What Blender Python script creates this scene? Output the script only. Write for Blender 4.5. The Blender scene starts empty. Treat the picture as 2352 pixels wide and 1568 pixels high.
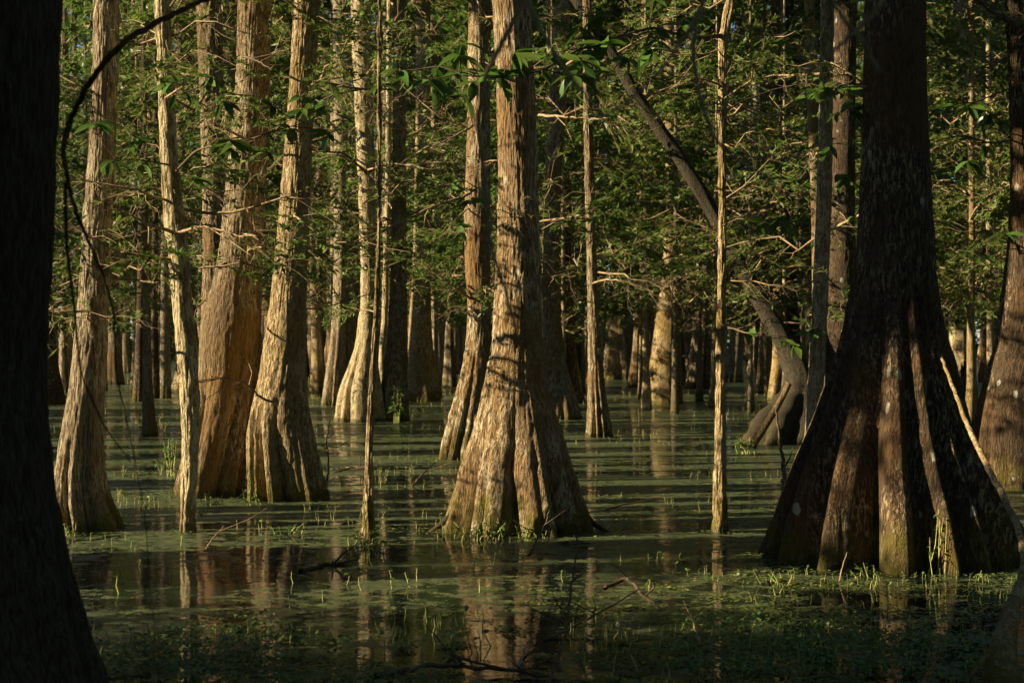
import bpy, math, random
import numpy as np

# ------------------------------------------------------------------ camera, sky, sun, exposure
scene = bpy.context.scene
COL = scene.collection
F_PX, CX, HY, EYE = 3920.0, 1176.0, 770.0, 1.8      # picture scale (2352 px wide), horizon row, eye height

cam_d = bpy.data.cameras.new('camera')
cam = bpy.data.objects.new('camera', cam_d)
COL.objects.link(cam)
cam.location = (0, 0, EYE)
cam.rotation_euler = (math.radians(90), 0, 0)
cam_d.sensor_width = 36.0
cam_d.lens = 36.0 * F_PX / 2352.0
cam_d.shift_y = -14.0 / 2352.0
cam_d.clip_start = 0.1
cam_d.clip_end = 2000
cam_d.dof.use_dof = True
cam_d.dof.focus_distance = 16.5
cam_d.dof.aperture_fstop = 4.5
scene.camera = cam

SUN_EL = math.radians(23.0)
SUN_BACK = math.radians(12.0)                                         # how far behind the picture plane
to_sun = (-math.cos(SUN_BACK), -math.sin(SUN_BACK))   # left of the camera and a little behind it
world = bpy.data.worlds.new('World')
scene.world = world
world.use_nodes = True
wn = world.node_tree.nodes; wl = world.node_tree.links
sky = wn.new('ShaderNodeTexSky')
sky.sky_type = 'NISHITA'
sky.sun_disc = False
sky.dust_density = 0.2
sky.air_density = 0.7
sky.sun_elevation = SUN_EL
sky.sun_rotation = math.atan2(to_sun[0], to_sun[1])
bg = wn['Background']
bg.inputs['Strength'].default_value = 0.05
wl.new(sky.outputs[0], bg.inputs['Color'])

sun_d = bpy.data.lights.new('sun', 'SUN')
sun_d.energy = 5.0
sun_d.angle = math.radians(0.5)
sun_d.color = (1.0, 0.78, 0.46)
sun = bpy.data.objects.new('sun', sun_d)
COL.objects.link(sun)
sx = to_sun[0] * math.cos(SUN_EL); sy = to_sun[1] * math.cos(SUN_EL); sz = math.sin(SUN_EL)
from mathutils import Vector
sun.rotation_euler = Vector((sx, sy, sz)).to_track_quat('Z', 'Y').to_euler()
sun.location = (-30, -10, 20)

scene.view_settings.view_transform = 'Standard'
scene.view_settings.look = 'None'
scene.view_settings.exposure = 1.5
scene.view_settings.gamma = 1.0
scene.cycles.use_denoising = True
scene.cycles.use_adaptive_sampling = True
scene.cycles.adaptive_threshold = 0.025
scene.cycles.max_bounces = 4
scene.cycles.diffuse_bounces = 2
scene.cycles.glossy_bounces = 2
scene.cycles.transmission_bounces = 3
scene.cycles.caustics_reflective = False
scene.cycles.caustics_refractive = False

R = np.random.default_rng(7)
PI = math.pi

# ------------------------------------------------------------------ node helpers and materials
def new_mat(name):
    m = bpy.data.materials.new(name)
    m.use_nodes = True
    nt = m.node_tree
    nt.nodes.clear()
    out = nt.nodes.new('ShaderNodeOutputMaterial')
    return m, nt, out

class NT:
    def __init__(s, nt): s.nt = nt
    def n(s, t, **kw):
        nd = s.nt.nodes.new(t)
        for k, v in kw.items(): setattr(nd, k, v)
        return nd
    def link(s, a, b): s.nt.links.new(a, b)
    def math(s, op, a, b=None, clamp=False):
        nd = s.n('ShaderNodeMath', operation=op, use_clamp=clamp)
        for i, v in enumerate((a, b)):
            if v is None: continue
            if isinstance(v, (int, float)): nd.inputs[i].default_value = v
            else: s.link(v, nd.inputs[i])
        return nd.outputs[0]
    def scale(s, vec, xyz):
        nd = s.n('ShaderNodeVectorMath', operation='MULTIPLY')
        s.link(vec, nd.inputs[0]); nd.inputs[1].default_value = xyz
        return nd.outputs[0]
    def noise(s, vec, scale, detail=4.0, rough=0.55, dist=0.0):
        nd = s.n('ShaderNodeTexNoise')
        nd.inputs['Scale'].default_value = scale; nd.inputs['Detail'].default_value = detail
        nd.inputs['Roughness'].default_value = rough; nd.inputs['Distortion'].default_value = dist
        s.link(vec, nd.inputs['Vector'])
        return nd.outputs['Fac']
    def ramp(s, fac, lo, hi, a=0.0, b=1.0, smooth=True):
        nd = s.n('ShaderNodeMapRange')
        nd.interpolation_type = 'SMOOTHSTEP' if smooth else 'LINEAR'
        s.link(fac, nd.inputs[0])
        for i, v in enumerate((lo, hi, a, b)): nd.inputs[i + 1].default_value = v
        return nd.outputs[0]
    def mix(s, fac, a, b):
        nd = s.n('ShaderNodeMix', data_type='RGBA')
        if isinstance(fac, (int, float)): nd.inputs[0].default_value = fac
        else: s.link(fac, nd.inputs[0])
        for i, v in ((6, a), (7, b)):
            if isinstance(v, tuple): nd.inputs[i].default_value = (*v, 1)
            else: s.link(v, nd.inputs[i])
        return nd.outputs[2]

def bark(name, dark, mid, pale, pale_amt=0.5, rust=(0.30, 0.13, 0.04), rust_amt=0.0, moss=0.5,
         lichen=0.0, flake=1.0, bump=1.0, fz=0.15):
    gold = lambda c: (c[0] * 0.97, c[1] * 1.05, c[2] * 0.97)
    dark, mid, pale, rust = gold(dark), gold(mid), gold(pale), gold(rust)
    m, nt, out = new_mat(name); k = NT(nt)
    tc = k.n('ShaderNodeTexCoord').outputs['Object']
    rnd = k.n('ShaderNodeObjectInfo').outputs['Random']
    off = k.n('ShaderNodeVectorMath', operation='ADD')
    cmb = k.n('ShaderNodeCombineXYZ')
    k.link(k.math('MULTIPLY', rnd, 37.0), cmb.inputs[0]); k.link(k.math('MULTIPLY', rnd, 91.0), cmb.inputs[2])
    k.link(tc, off.inputs[0]); k.link(cmb.outputs[0], off.inputs[1])
    v = off.outputs[0]
    fib = k.noise(k.scale(v, (1, 1, fz)), 62, 3, 0.7, 0.2)         # long fibres
    strip = k.noise(k.scale(v, (1, 1, 0.32)), 30 * flake, 3, 0.65, 0.3)  # peeling strips
    plate = k.noise(k.scale(v, (1, 1, 0.40)), 13 * flake, 2, 0.5)
    big = k.noise(v, 0.9, 2, 0.55)
    big2 = k.noise(k.scale(v, (1, 1, 0.5)), 1.7, 2, 0.5)
    c1 = k.mix(k.ramp(fib, 0.36, 0.60), dark, mid)
    pm = k.math('MULTIPLY', k.ramp(strip, 0.60 - 0.30 * pale_amt, 0.68 - 0.24 * pale_amt), k.ramp(plate, 0.36, 0.50))
    pm = k.math('MULTIPLY', pm, k.ramp(big2, 0.62 - 0.42 * pale_amt, 0.74 - 0.36 * pale_amt))
    fibp = k.ramp(fib, 0.34, 0.54, 0.10, 1.0)
    c2 = k.mix(k.math('MULTIPLY', pm, fibp), c1, pale)
    if rust_amt > 0:
        rm = k.math('MULTIPLY', k.ramp(big, 0.60 - 0.35 * rust_amt, 0.72 - 0.3 * rust_amt), k.ramp(fib, 0.3, 0.6, 0.35, 0.85))
        c2 = k.mix(rm, c2, rust)
    if lichen > 0:
        vo = k.n('ShaderNodeTexVoronoi'); vo.inputs['Scale'].default_value = 5.5
        k.link(k.scale(v, (1, 1, 0.6)), vo.inputs['Vector'])
        edge = k.math('ADD', vo.outputs['Distance'], k.math('MULTIPLY', k.noise(v, 28, 3), 0.25))
        lm = k.math('MULTIPLY', k.ramp(edge, 0.20 + 0.06 * lichen, 0.26 + 0.06 * lichen, 1, 0), k.ramp(k.noise(v, 1.3, 2), 0.5, 0.56))
        c2 = k.mix(k.math('MULTIPLY', lm, 0.8), c2, (0.50, 0.52, 0.46))
    if moss > 0.25:
        sp = k.n('ShaderNodeSeparateXYZ'); k.link(tc, sp.inputs[0])
        wet = k.ramp(k.math('ADD', sp.outputs[2], k.math('MULTIPLY', k.noise(v, 3.0, 3), -0.16)), -0.03, 0.02, 0.65, 0.0)
        c2 = k.mix(wet, c2, (0.030, 0.024, 0.016))
    if moss > 0:
        sep = k.n('ShaderNodeSeparateXYZ'); k.link(tc, sep.inputs[0])
        mn = k.noise(v, 7, 4, 0.6)
        hgt = k.math('SUBTRACT', sep.outputs[2], k.math('MULTIPLY', k.math('SUBTRACT', k.noise(v, 2.2, 2), 0.35), 1.1))
        mm = k.math('MULTIPLY', k.ramp(hgt, -0.02, 0.24, 1, 0), k.ramp(mn, 0.34, 0.55))
        c2 = k.mix(k.math('MULTIPLY', mm, moss), c2, (0.13, 0.115, 0.018))
    b = k.n('ShaderNodeBsdfPrincipled')
    k.link(c2, b.inputs['Base Color'])
    b.inputs['Roughness'].default_value = 0.9
    b.inputs['Diffuse Roughness'].default_value = 1.0
    b.inputs['Specular IOR Level'].default_value = 0.25
    hsum = k.math('ADD', k.math('MULTIPLY', fib, 0.9), k.math('MULTIPLY', pm, 0.35))
    hsum = k.math('ADD', hsum, k.math('MULTIPLY', strip, 0.8))
    bp = k.n('ShaderNodeBump'); bp.inputs['Strength'].default_value = 0.9 * bump
    bp.inputs['Distance'].default_value = 0.045
    k.link(hsum, bp.inputs['Height']); k.link(bp.outputs[0], b.inputs['Normal'])
    k.link(b.outputs[0], out.inputs[0])
    return m

BARK = {
    'pale':  bark('bark_pale',  (0.20, 0.135, 0.085), (0.42, 0.31, 0.20), (0.66, 0.54, 0.38), 0.95, moss=0.3, fz=0.30, flake=0.8),
    'grey':  bark('bark_grey',  (0.13, 0.09, 0.065), (0.30, 0.22, 0.155), (0.52, 0.42, 0.32), 0.75, moss=0.9, fz=0.12, flake=1.2, lichen=0.5),
    'tan':   bark('bark_tan',   (0.15, 0.095, 0.055), (0.38, 0.265, 0.16), (0.56, 0.43, 0.28), 0.70, rust_amt=0.25, rust=(0.26, 0.17, 0.05), moss=0.9, fz=0.26, flake=0.9),
    'rust':  bark('bark_rust',  (0.11, 0.062, 0.034), (0.25, 0.172, 0.112), (0.46, 0.37, 0.27), 0.65, rust_amt=0.25, rust=(0.25, 0.14, 0.055), moss=0.4, fz=0.2, lichen=0.3),
    'mixed': bark('bark_mixed', (0.12, 0.070, 0.040), (0.34, 0.22, 0.13), (0.62, 0.53, 0.42), 0.62, rust_amt=0.35, rust=(0.27, 0.15, 0.06), moss=0.9, lichen=0.2),
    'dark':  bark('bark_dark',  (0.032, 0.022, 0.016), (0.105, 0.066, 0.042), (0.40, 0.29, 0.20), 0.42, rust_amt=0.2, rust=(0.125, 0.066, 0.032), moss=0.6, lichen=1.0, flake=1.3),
    'root':  bark('bark_root',  (0.10, 0.06, 0.035), (0.28, 0.18, 0.10), (0.45, 0.33, 0.21), 0.6, moss=0.0),
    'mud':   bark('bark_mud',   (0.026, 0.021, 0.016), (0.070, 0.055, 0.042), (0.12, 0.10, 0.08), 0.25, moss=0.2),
}

def simple(name, col, rough=0.8, var=0.3, scale=20.0):
    m, nt, out = new_mat(name); k = NT(nt)
    tc = k.n('ShaderNodeTexCoord').outputs['Object']
    f = k.noise(tc, scale, 4)
    c = k.mix(k.ramp(f, 0.3, 0.7), tuple(x * (1 - var) for x in col), tuple(min(1, x * (1 + var)) for x in col))
    b = k.n('ShaderNodeBsdfPrincipled'); k.link(c, b.inputs['Base Color'])
    b.inputs['Roughness'].default_value = rough; b.inputs['Specular IOR Level'].default_value = 0.3
    k.link(b.outputs[0], out.inputs[0])
    return m

def leafmat(name, ca, cb, cc, trans=0.4, rough=0.45, spec=0.4):
    m, nt, out = new_mat(name); k = NT(nt)
    isl = k.n('ShaderNodeNewGeometry').outputs['Random Per Island']
    rnd = k.n('ShaderNodeObjectInfo').outputs['Random']
    c = k.mix(k.ramp(isl, 0.0, 0.7, smooth=False), ca, cb)
    c = k.mix(k.ramp(isl, 0.8, 1.0), c, cc)
    hs = k.n('ShaderNodeHueSaturation')
    k.link(k.ramp(rnd, 0, 1, 0.47, 0.515, False), hs.inputs['Hue'])
    k.link(k.ramp(rnd, 0, 1, 0.75, 1.25, False), hs.inputs['Value'])
    k.link(c, hs.inputs['Color'])
    b = k.n('ShaderNodeBsdfPrincipled'); k.link(hs.outputs[0], b.inputs['Base Color'])
    b.inputs['Roughness'].default_value = rough; b.inputs['Specular IOR Level'].default_value = spec
    t = k.n('ShaderNodeBsdfTranslucent'); k.link(hs.outputs[0], t.inputs['Color'])
    mx = k.n('ShaderNodeMixShader'); mx.inputs[0].default_value = trans
    k.link(b.outputs[0], mx.inputs[1]); k.link(t.outputs[0], mx.inputs[2])
    k.link(mx.outputs[0], out.inputs[0])
    return m

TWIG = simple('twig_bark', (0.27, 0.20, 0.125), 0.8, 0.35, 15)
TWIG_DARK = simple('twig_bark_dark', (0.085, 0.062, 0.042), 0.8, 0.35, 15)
NEEDLE = leafmat('cypress_needles', (0.070, 0.135, 0.028), (0.120, 0.195, 0.042), (0.19, 0.24, 0.06), 0.45)
BROAD = leafmat('broad_leaf', (0.050, 0.115, 0.022), (0.075, 0.155, 0.030), (0.10, 0.19, 0.04), 0.35, 0.35, 0.5)
WEED = leafmat('water_weed', (0.060, 0.125, 0.030), (0.11, 0.18, 0.045), (0.26, 0.29, 0.07), 0.3)
STEM = simple('pale_stem', (0.34, 0.37, 0.13), 0.6, 0.3, 30)

def water_mat():
    m, nt, out = new_mat('swamp_water'); k = NT(nt)
    tc = k.n('ShaderNodeTexCoord').outputs['Object']
    sep = k.n('ShaderNodeSeparateXYZ'); k.link(tc, sep.inputs[0])
    y = sep.outputs[1]
    patch = k.noise(tc, 0.55, 4, 0.6, 0.6)
    patch2 = k.noise(tc, 2.9, 3, 0.65, 0.8)
    speck = k.noise(tc, 42, 3, 0.7)
    fine = k.noise(tc, 140, 2, 0.6)
    mid = k.noise(tc, 9.5, 2, 0.6, 0.5)
    cov = k.math('ADD', k.math('MULTIPLY', patch, 0.34), k.math('MULTIPLY', patch2, 0.38))
    cov = k.math('ADD', cov, k.math('MULTIPLY', mid, 0.28))
    # the open pool: less duckweed in the near water
    pool = k.ramp(k.math('ADD', y, k.math('MULTIPLY', patch, 6.0)), 14.5, 22.0, -0.028, 0.020)
    cov = k.math('ADD', cov, pool)
    raw = k.math('ADD', cov, k.math('MULTIPLY', k.math('SUBTRACT', speck, 0.5), 0.30))
    raw = k.math('ADD', raw, k.math('MULTIPLY', k.math('SUBTRACT', fine, 0.5), 0.15))
    mask = k.ramp(raw, 0.475, 0.515)
    weed = k.mix(k.ramp(k.math('ADD', k.math('MULTIPLY', fine, 0.35), k.math('ADD', k.math('MULTIPLY', speck, 0.35), k.math('MULTIPLY', mid, 0.30))), 0.42, 0.60), (0.012, 0.030, 0.025), (0.125, 0.155, 0.062))
    weed = k.mix(k.ramp(patch2, 0.55, 0.72, 0, 0.55), weed, (0.036, 0.044, 0.026))
    wb = k.n('ShaderNodeBsdfPrincipled'); wb.inputs['Base Color'].default_value = (0.006, 0.012, 0.010, 1)
    wb.inputs['Roughness'].default_value = 0.05; wb.inputs['IOR'].default_value = 1.33
    rip = k.math('ADD', k.noise(k.scale(tc, (0.5, 1.0, 1)), 3.0, 3, 0.5), k.math('MULTIPLY', k.noise(tc, 14, 2), 0.15))
    bp = k.n('ShaderNodeBump'); bp.inputs['Strength'].default_value = 0.14; bp.inputs['Distance'].default_value = 0.03
    k.link(rip, bp.inputs['Height']); k.link(bp.outputs[0], wb.inputs['Normal'])
    db = k.n('ShaderNodeBsdfPrincipled'); k.link(weed, db.inputs['Base Color'])
    db.inputs['Roughness'].default_value = 0.4; db.inputs['Specular IOR Level'].default_value = 0.5
    bp2 = k.n('ShaderNodeBump'); bp2.inputs['Strength'].default_value = 0.8; bp2.inputs['Distance'].default_value = 0.006
    k.link(k.math('ADD', fine, speck), bp2.inputs['Height']); k.link(bp2.outputs[0], db.inputs['Normal'])
    mx = k.n('ShaderNodeMixShader'); k.link(mask, mx.inputs[0])
    k.link(wb.outputs[0], mx.inputs[1]); k.link(db.outputs[0], mx.inputs[2])
    k.link(mx.outputs[0], out.inputs[0])
    return m

# ------------------------------------------------------------------ mesh helpers (all quads, numpy)
def make_mesh(name, V, F, mats, mi=None, smooth=True):
    V = np.asarray(V, dtype=np.float32); F = np.asarray(F, dtype=np.int32)
    me = bpy.data.meshes.new(name)
    me.vertices.add(len(V)); me.vertices.foreach_set('co', V.ravel())
    me.loops.add(F.size); me.loops.foreach_set('vertex_index', F.ravel())
    me.polygons.add(len(F)); me.polygons.foreach_set('loop_start', np.arange(0, F.size, 4, dtype=np.int32))
    for mt in mats: me.materials.append(mt)
    if mi is not None: me.polygons.foreach_set('material_index', np.asarray(mi, dtype=np.int32))
    me.polygons.foreach_set('use_smooth', np.full(len(F), smooth, dtype=bool))
    me.update(calc_edges=True)
    return me

class MB:
    def __init__(s): s.V = []; s.F = []; s.n = 0
    def add(s, V, F):
        s.V.append(V); s.F.append(F + s.n); s.n += len(V)
    def tube(s, P, r, k=4):
        P = np.asarray(P, float); r = np.asarray(r, float) * np.ones(len(P))
        T = np.gradient(P, axis=0); T /= np.linalg.norm(T, axis=1)[:, None] + 1e-9
        up = np.array([0, 0, 1.0]) if abs(T[:, 2]).mean() < 0.8 else np.array([1.0, 0, 0])
        A = np.cross(T, up); A /= np.linalg.norm(A, axis=1)[:, None] + 1e-9
        B = np.cross(T, A)
        a = np.arange(k) * 2 * PI / k
        V = P[:, None, :] + r[:, None, None] * (np.cos(a)[None, :, None] * A[:, None, :] + np.sin(a)[None, :, None] * B[:, None, :])
        n = len(P)
        i = np.arange(n - 1)[:, None] * k; j = np.arange(k)[None, :]; j2 = (j + 1) % k
        F = np.stack([i + j, i + j2, i + k + j2, i + k + j], -1).reshape(-1, 4)
        s.add(V.reshape(-1, 3), F)
    def leaves(s, P, D, N, l, w):
        """diamond leaves: base P, direction D, blade normal N"""
        D = D / (np.linalg.norm(D, axis=1)[:, None] + 1e-9)
        S = np.cross(D, N); S /= np.linalg.norm(S, axis=1)[:, None] + 1e-9
        l = np.asarray(l)[:, None]; w = np.asarray(w)[:, None]
        V = np.stack([P, P + D * l * 0.45 + S * w * 0.5, P + D * l, P + D * l * 0.45 - S * w * 0.5], 1).reshape(-1, 3)
        s.add(V, np.arange(len(P) * 4).reshape(-1, 4))
    def data(s):
        return np.concatenate(s.V), np.concatenate(s.F)
    def mesh(s, name, mat, smooth=True):
        V, F = s.data(); return make_mesh(name, V, F, [mat], None, smooth)

def link(name, me, parent=None, loc=(0, 0, 0), rot=(0, 0, 0), scale=(1, 1, 1)):
    o = bpy.data.objects.new(name, me)
    COL.objects.link(o)
    o.parent = parent; o.location = loc; o.rotation_euler = rot; o.scale = scale
    return o

def thing(name, label, cat, loc=(0, 0, 0), group=None):
    o = bpy.data.objects.new(name, None); COL.objects.link(o)
    o.empty_display_size = 0.2
    o.location = loc; o['label'] = label; o['category'] = cat
    if group: o['group'] = group
    return o

def tag(o, label, cat, group=None, kind=None):
    o['label'] = label; o['category'] = cat
    if group: o['group'] = group
    if kind: o['kind'] = kind
    return o

def W(x, y, Y):
    """picture point (2352 px wide frame) at distance Y"""
    return np.array([(x - CX) / F_PX * Y, Y, EYE - (y - HY) / F_PX * Y])

def lattice(seed, n=64):
    return np.random.default_rng(seed).random((n, n))
_LAT = [lattice(s) for s in range(8)]
def vnoise(u, v, s=0, wrap=None):
    """2-D value noise; u wraps with period wrap (integer)"""
    L = _LAT[s % 8]
    ui = np.floor(u).astype(int); vi = np.floor(v).astype(int)
    fu = u - ui; fv = v - vi
    fu = fu * fu * (3 - 2 * fu); fv = fv * fv * (3 - 2 * fv)
    w = wrap or 64
    g = lambda a, b: L[(a % w) % 64, b % 64]
    return (g(ui, vi) * (1 - fu) + g(ui + 1, vi) * fu) * (1 - fv) + (g(ui, vi + 1) * (1 - fu) + g(ui + 1, vi + 1) * fu) * fv

# ------------------------------------------------------------------ the setting
wm = make_mesh('water', [(-400, -120, 0), (400, -120, 0), (400, 600, 0), (-400, 600, 0)], [(0, 1, 2, 3)], [water_mat()])
water = link('water', wm); water['kind'] = 'structure'
bed = link('swamp_bed', make_mesh('swamp_bed', [(-400, -120, -0.9), (400, -120, -0.9), (400, 600, -0.9), (-400, 600, -0.9)], [(0, 1, 2, 3)], [BARK['mud']]))
bed['kind'] = 'structure'

# ------------------------------------------------------------------ trunks
def trunk_mesh(cx, cy, rr, zz, seed, flutes, amp, zf, style, segs, rings, top, relief, rings_vis_top, wide=1.1):
    """cx, cy, rr over heights zz (ascending), local to the base; extended up to `top`"""
    rng = np.random.default_rng(seed)
    zlow = np.linspace(zz[0], rings_vis_top, rings)
    zhi = np.linspace(rings_vis_top, top, 14)[1:]
    Z = np.concatenate([zlow, zhi])
    def itp(a):
        d = np.interp(zlow, zz, a)
        kk = max(3, rings // 18) | 1
        pad = np.concatenate([np.full(kk, d[0]), d, np.full(kk, d[-1])])
        ker = np.hanning(kk + 2)[1:-1]; ker /= ker.sum()
        sm = np.convolve(pad, ker, 'same')[kk:-kk]
        return sm
    X0 = itp(cx); Y0 = itp(cy); R0 = itp(rr)
    i = max(0, rings - rings // 4)
    span = zlow[-1] - zlow[i] + 1e-6
    sl = np.clip(np.array([(X0[-1] - X0[i]) / span, (Y0[-1] - Y0[i]) / span]), -0.06, 0.06)
    h = zhi - rings_vis_top
    bend = np.minimum(h, 4.0)
    X = np.concatenate([X0, X0[-1] + sl[0] * bend])
    Y = np.concatenate([Y0, Y0[-1] + sl[1] * bend])
    Rr = np.concatenate([R0, R0[-1] * (1 - 0.85 * h / (top - rings_vis_top))])
    th = np.linspace(0, 2 * PI, segs, endpoint=False)
    TH, ZZ = np.meshgrid(th, Z)
    RR = Rr[:, None] * np.ones_like(TH)
    # buttress flutes
    thw = TH + sum(a * np.sin(kf * TH + p) for kf, a, p in zip((1, 2, 3), rng.uniform(0.08, 0.26, 3), rng.uniform(0, 6.28, 3)))
    thw = thw + 0.10 * np.sin(ZZ * 1.1 + rng.uniform(0, 6)) * np.clip(ZZ / zf, 0, 1)
    ph = flutes * thw / 2 + rng.uniform(0, 6.28)
    if style == 'ridge':
        val = 1 - np.abs(np.cos(ph)) ** 2.0
    else:
        val = (1 - np.abs(np.sin(ph))) ** wide
    lo = 0.75 + 0.25 * np.sin(2 * thw + rng.uniform(0, 6)) * np.sin(3 * thw + rng.uniform(0, 6))
    A = amp * np.clip(1 - ZZ / (zf * (0.75 + 0.5 * vnoise(TH / (2 * PI) * 9, ZZ * 0, seed, 9))), 0, 1) ** 1.1
    RR = RR * (1 - A * val * lo)
    # second smaller order of flutes
    ph2 = flutes * 2.3 * thw / 2 + rng.uniform(0, 6)
    RR = RR * (1 - 0.22 * A * (1 - np.abs(np.sin(ph2))) ** 2)
    # lumps and bark relief
    RR = RR * (1 + 0.06 * (vnoise(TH / (2 * PI) * 5, ZZ * 1.3 + 11, seed + 1, 5) - 0.5) + 0.03 * (vnoise(TH / (2 * PI) * 12, ZZ * 3.1, seed + 2, 12) - 0.5))
    if relief > 0:
        n1 = max(12, int(2 * PI * rr.mean() / 0.035)); n2 = n1 * 2
        if n1 < segs / 2.2:
            s1 = vnoise(TH / (2 * PI) * n1 + 0.8 * vnoise(TH / (2 * PI) * 16, ZZ * 2.0, seed + 6, 16), ZZ * 4.0, seed + 3, n1)
            RR = RR - relief * (1 - np.abs(2 * s1 - 1)) ** 2.5
        s2 = vnoise(TH / (2 * PI) * n2, ZZ * 9.0 + 7, seed + 4, n2)
        RR = RR + relief * 0.7 * (s2 - 0.5)
        s3 = vnoise(TH / (2 * PI) * max(8, n1 // 2), ZZ * 11.0 + 3, seed + 5, max(8, n1 // 2))
        RR = RR + relief * 1.2 * np.clip(s3 - 0.62, 0, 1) * 2
    V = np.stack([X[:, None] + RR * np.cos(TH), Y[:, None] + RR * np.sin(TH), ZZ], -1).reshape(-1, 3)
    n = len(Z)
    ii = np.arange(n - 1)[:, None] * segs; j = np.arange(segs)[None, :]; j2 = (j + 1) % segs
    F = np.stack([ii + j, ii + j2, ii + segs + j2, ii + segs + j], -1).reshape(-1, 4)
    return V, F, (lambda z: (float(np.interp(z, Z, X)), float(np.interp(z, Z, Y)), float(np.interp(z, Z, Rr))))

def tree(name, label, cat, base_y, prof, mat, seed, flutes=9, amp=0.25, zf=1.6, style='flute', lod=1, lean_y=0.0,
         top=19.0, front=0.75, group=None, relief=None, below=0.35, wide=1.1):
    """prof: rows (y, left, right) read along the trunk, top to base"""
    prof = sorted(prof, key=lambda p: -p[0])
    rb_px = (prof[0][2] - prof[0][1]) / 2
    d0 = F_PX * EYE / (base_y - HY)
    d = d0 / (1 - front * rb_px / F_PX)
    px = np.array(prof, float)
    z = EYE - (px[:, 0] - HY) / F_PX * d
    z = z - min(z[0], 0.0) if z[0] < 0 else z
    x = ((px[:, 1] + px[:, 2]) / 2 - CX) / F_PX * d
    r = (px[:, 2] - px[:, 1]) / 2 / F_PX * d
    bx = x[0]
    zz = np.concatenate([[-below], z]); cxs = np.concatenate([[0], x - bx]); rr = np.concatenate([[r[0] * 1.08], r])
    cys = lean_y * np.clip(zz, 0, None)
    vis = max(z[-1], EYE + HY / F_PX * d) + 0.3
    segs, rings = {0: (168, 300), 1: (96, 150), 2: (48, 70)}[lod]
    if relief is None: relief = {0: 0.010, 1: 0.012, 2: 0.010}[lod]
    V, F, at = trunk_mesh(cxs, cys, rr, zz, seed, flutes, amp, zf, style, segs, rings, max(top, vis + 3), relief, vis, wide)
    t = thing(name, label, cat, (bx, d, 0), group)
    tr = link('trunk', make_mesh('trunk', V, F, [mat]), t)
    t.location.z = 0
    return dict(root=t, trunk=tr, at=at, d=d, x=bx, vis=vis, top=max(top, vis + 3))

T = {}
def add(key, *a, **k): T[key] = tree(*a, **k)

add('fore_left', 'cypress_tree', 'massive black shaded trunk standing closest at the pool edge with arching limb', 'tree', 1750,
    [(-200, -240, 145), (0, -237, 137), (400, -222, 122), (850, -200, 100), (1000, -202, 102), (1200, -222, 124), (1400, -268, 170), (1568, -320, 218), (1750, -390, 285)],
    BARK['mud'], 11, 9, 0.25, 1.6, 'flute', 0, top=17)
add('left_grey', 'cypress_tree', 'grey peeling trunk with splayed root toes and thin branch shadows across it', 'tree', 1222,
    [(0, 216, 275), (150, 213, 272), (300, 208, 268), (500, 191, 258), (700, 180, 249), (800, 170, 246), (900, 158, 241), (1000, 142, 239), (1100, 122, 247), (1160, 116, 262), (1222, 112, 292)],
    BARK['grey'], 21, 7, 0.66, 1.3, 'flute', 0, wide=0.8)
add('pale_lean', 'cypress_sapling', 'slender cream trunk bending over the broad twin base, its foot shaded', 'tree', 1222,
    [(0, 355, 389), (200, 362, 400), (400, 369, 412), (500, 376, 426), (600, 388, 436), (700, 396, 442), (800, 405, 454), (900, 412, 459), (1000, 418, 459), (1100, 416, 453), (1180, 413, 449), (1222, 410, 452)],
    BARK['pale'], 31, 5, 0.2, 0.8, 'flute', 0, front=0.5)
add('orange_wide', 'cypress_tree', 'wide rusty orange trunk with deep fluted base behind the slender cream trunk', 'tree', 1143,
    [(0, 548, 625), (200, 541, 620), (400, 521, 611), (500, 512, 606), (600, 501, 602), (680, 482, 600), (760, 460, 600), (850, 455, 597), (950, 442, 590), (1050, 418, 578), (1100, 404, 570), (1143, 396, 566)],
    BARK['rust'], 41, 10, 0.62, 1.9, 'flute', 0, front=0.6, wide=0.85)
add('tan_bottle', 'cypress_tree', 'smooth tan bottle-shaped trunk with mossy fluted foot beside the rusty orange trunk', 'tree', 1153,
    [(0, 675, 736), (200, 665, 723), (400, 649, 715), (600, 631, 706), (700, 620, 703), (800, 606, 703), (900, 588, 705), (950, 573, 712), (1000, 565, 722), (1100, 562, 745), (1153, 562, 759)],
    BARK['tan'], 58, 11, 0.62, 1.5, 'flute', 0, wide=0.75)
add('centre', 'cypress_tree', 'tall flaking trunk with brown and ivory bark and flared base on the pool edge', 'tree', 1232,
    [(0, 1130, 1218), (200, 1140, 1226), (400, 1143, 1236), (600, 1141, 1241), (700, 1136, 1244), (800, 1130, 1247), (900, 1110, 1258), (1000, 1086, 1290), (1100, 1048, 1326), (1150, 1036, 1346), (1200, 1016, 1370), (1232, 1006, 1380)],
    BARK['mixed'], 63, 10, 0.55, 1.35, 'flute', 0, wide=0.9)
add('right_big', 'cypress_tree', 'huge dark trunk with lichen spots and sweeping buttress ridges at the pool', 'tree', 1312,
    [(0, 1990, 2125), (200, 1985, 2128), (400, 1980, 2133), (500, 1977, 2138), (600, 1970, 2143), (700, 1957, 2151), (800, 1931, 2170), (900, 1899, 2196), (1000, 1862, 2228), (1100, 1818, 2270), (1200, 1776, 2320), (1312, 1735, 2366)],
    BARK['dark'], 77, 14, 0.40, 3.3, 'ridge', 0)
add('right_edge', 'cypress_tree', 'leaning reddish trunk with swollen striped base behind the huge dark trunk', 'tree', 1125,
    [(0, 2308, 2348), (200, 2317, 2358), (400, 2321, 2372), (550, 2318, 2392), (700, 2300, 2402), (800, 2285, 2420), (900, 2255, 2440), (1000, 2231, 2466), (1125, 2215, 2510)],
    BARK['dark'], 81, 7, 0.5, 1.8, 'flute', 0)
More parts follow.
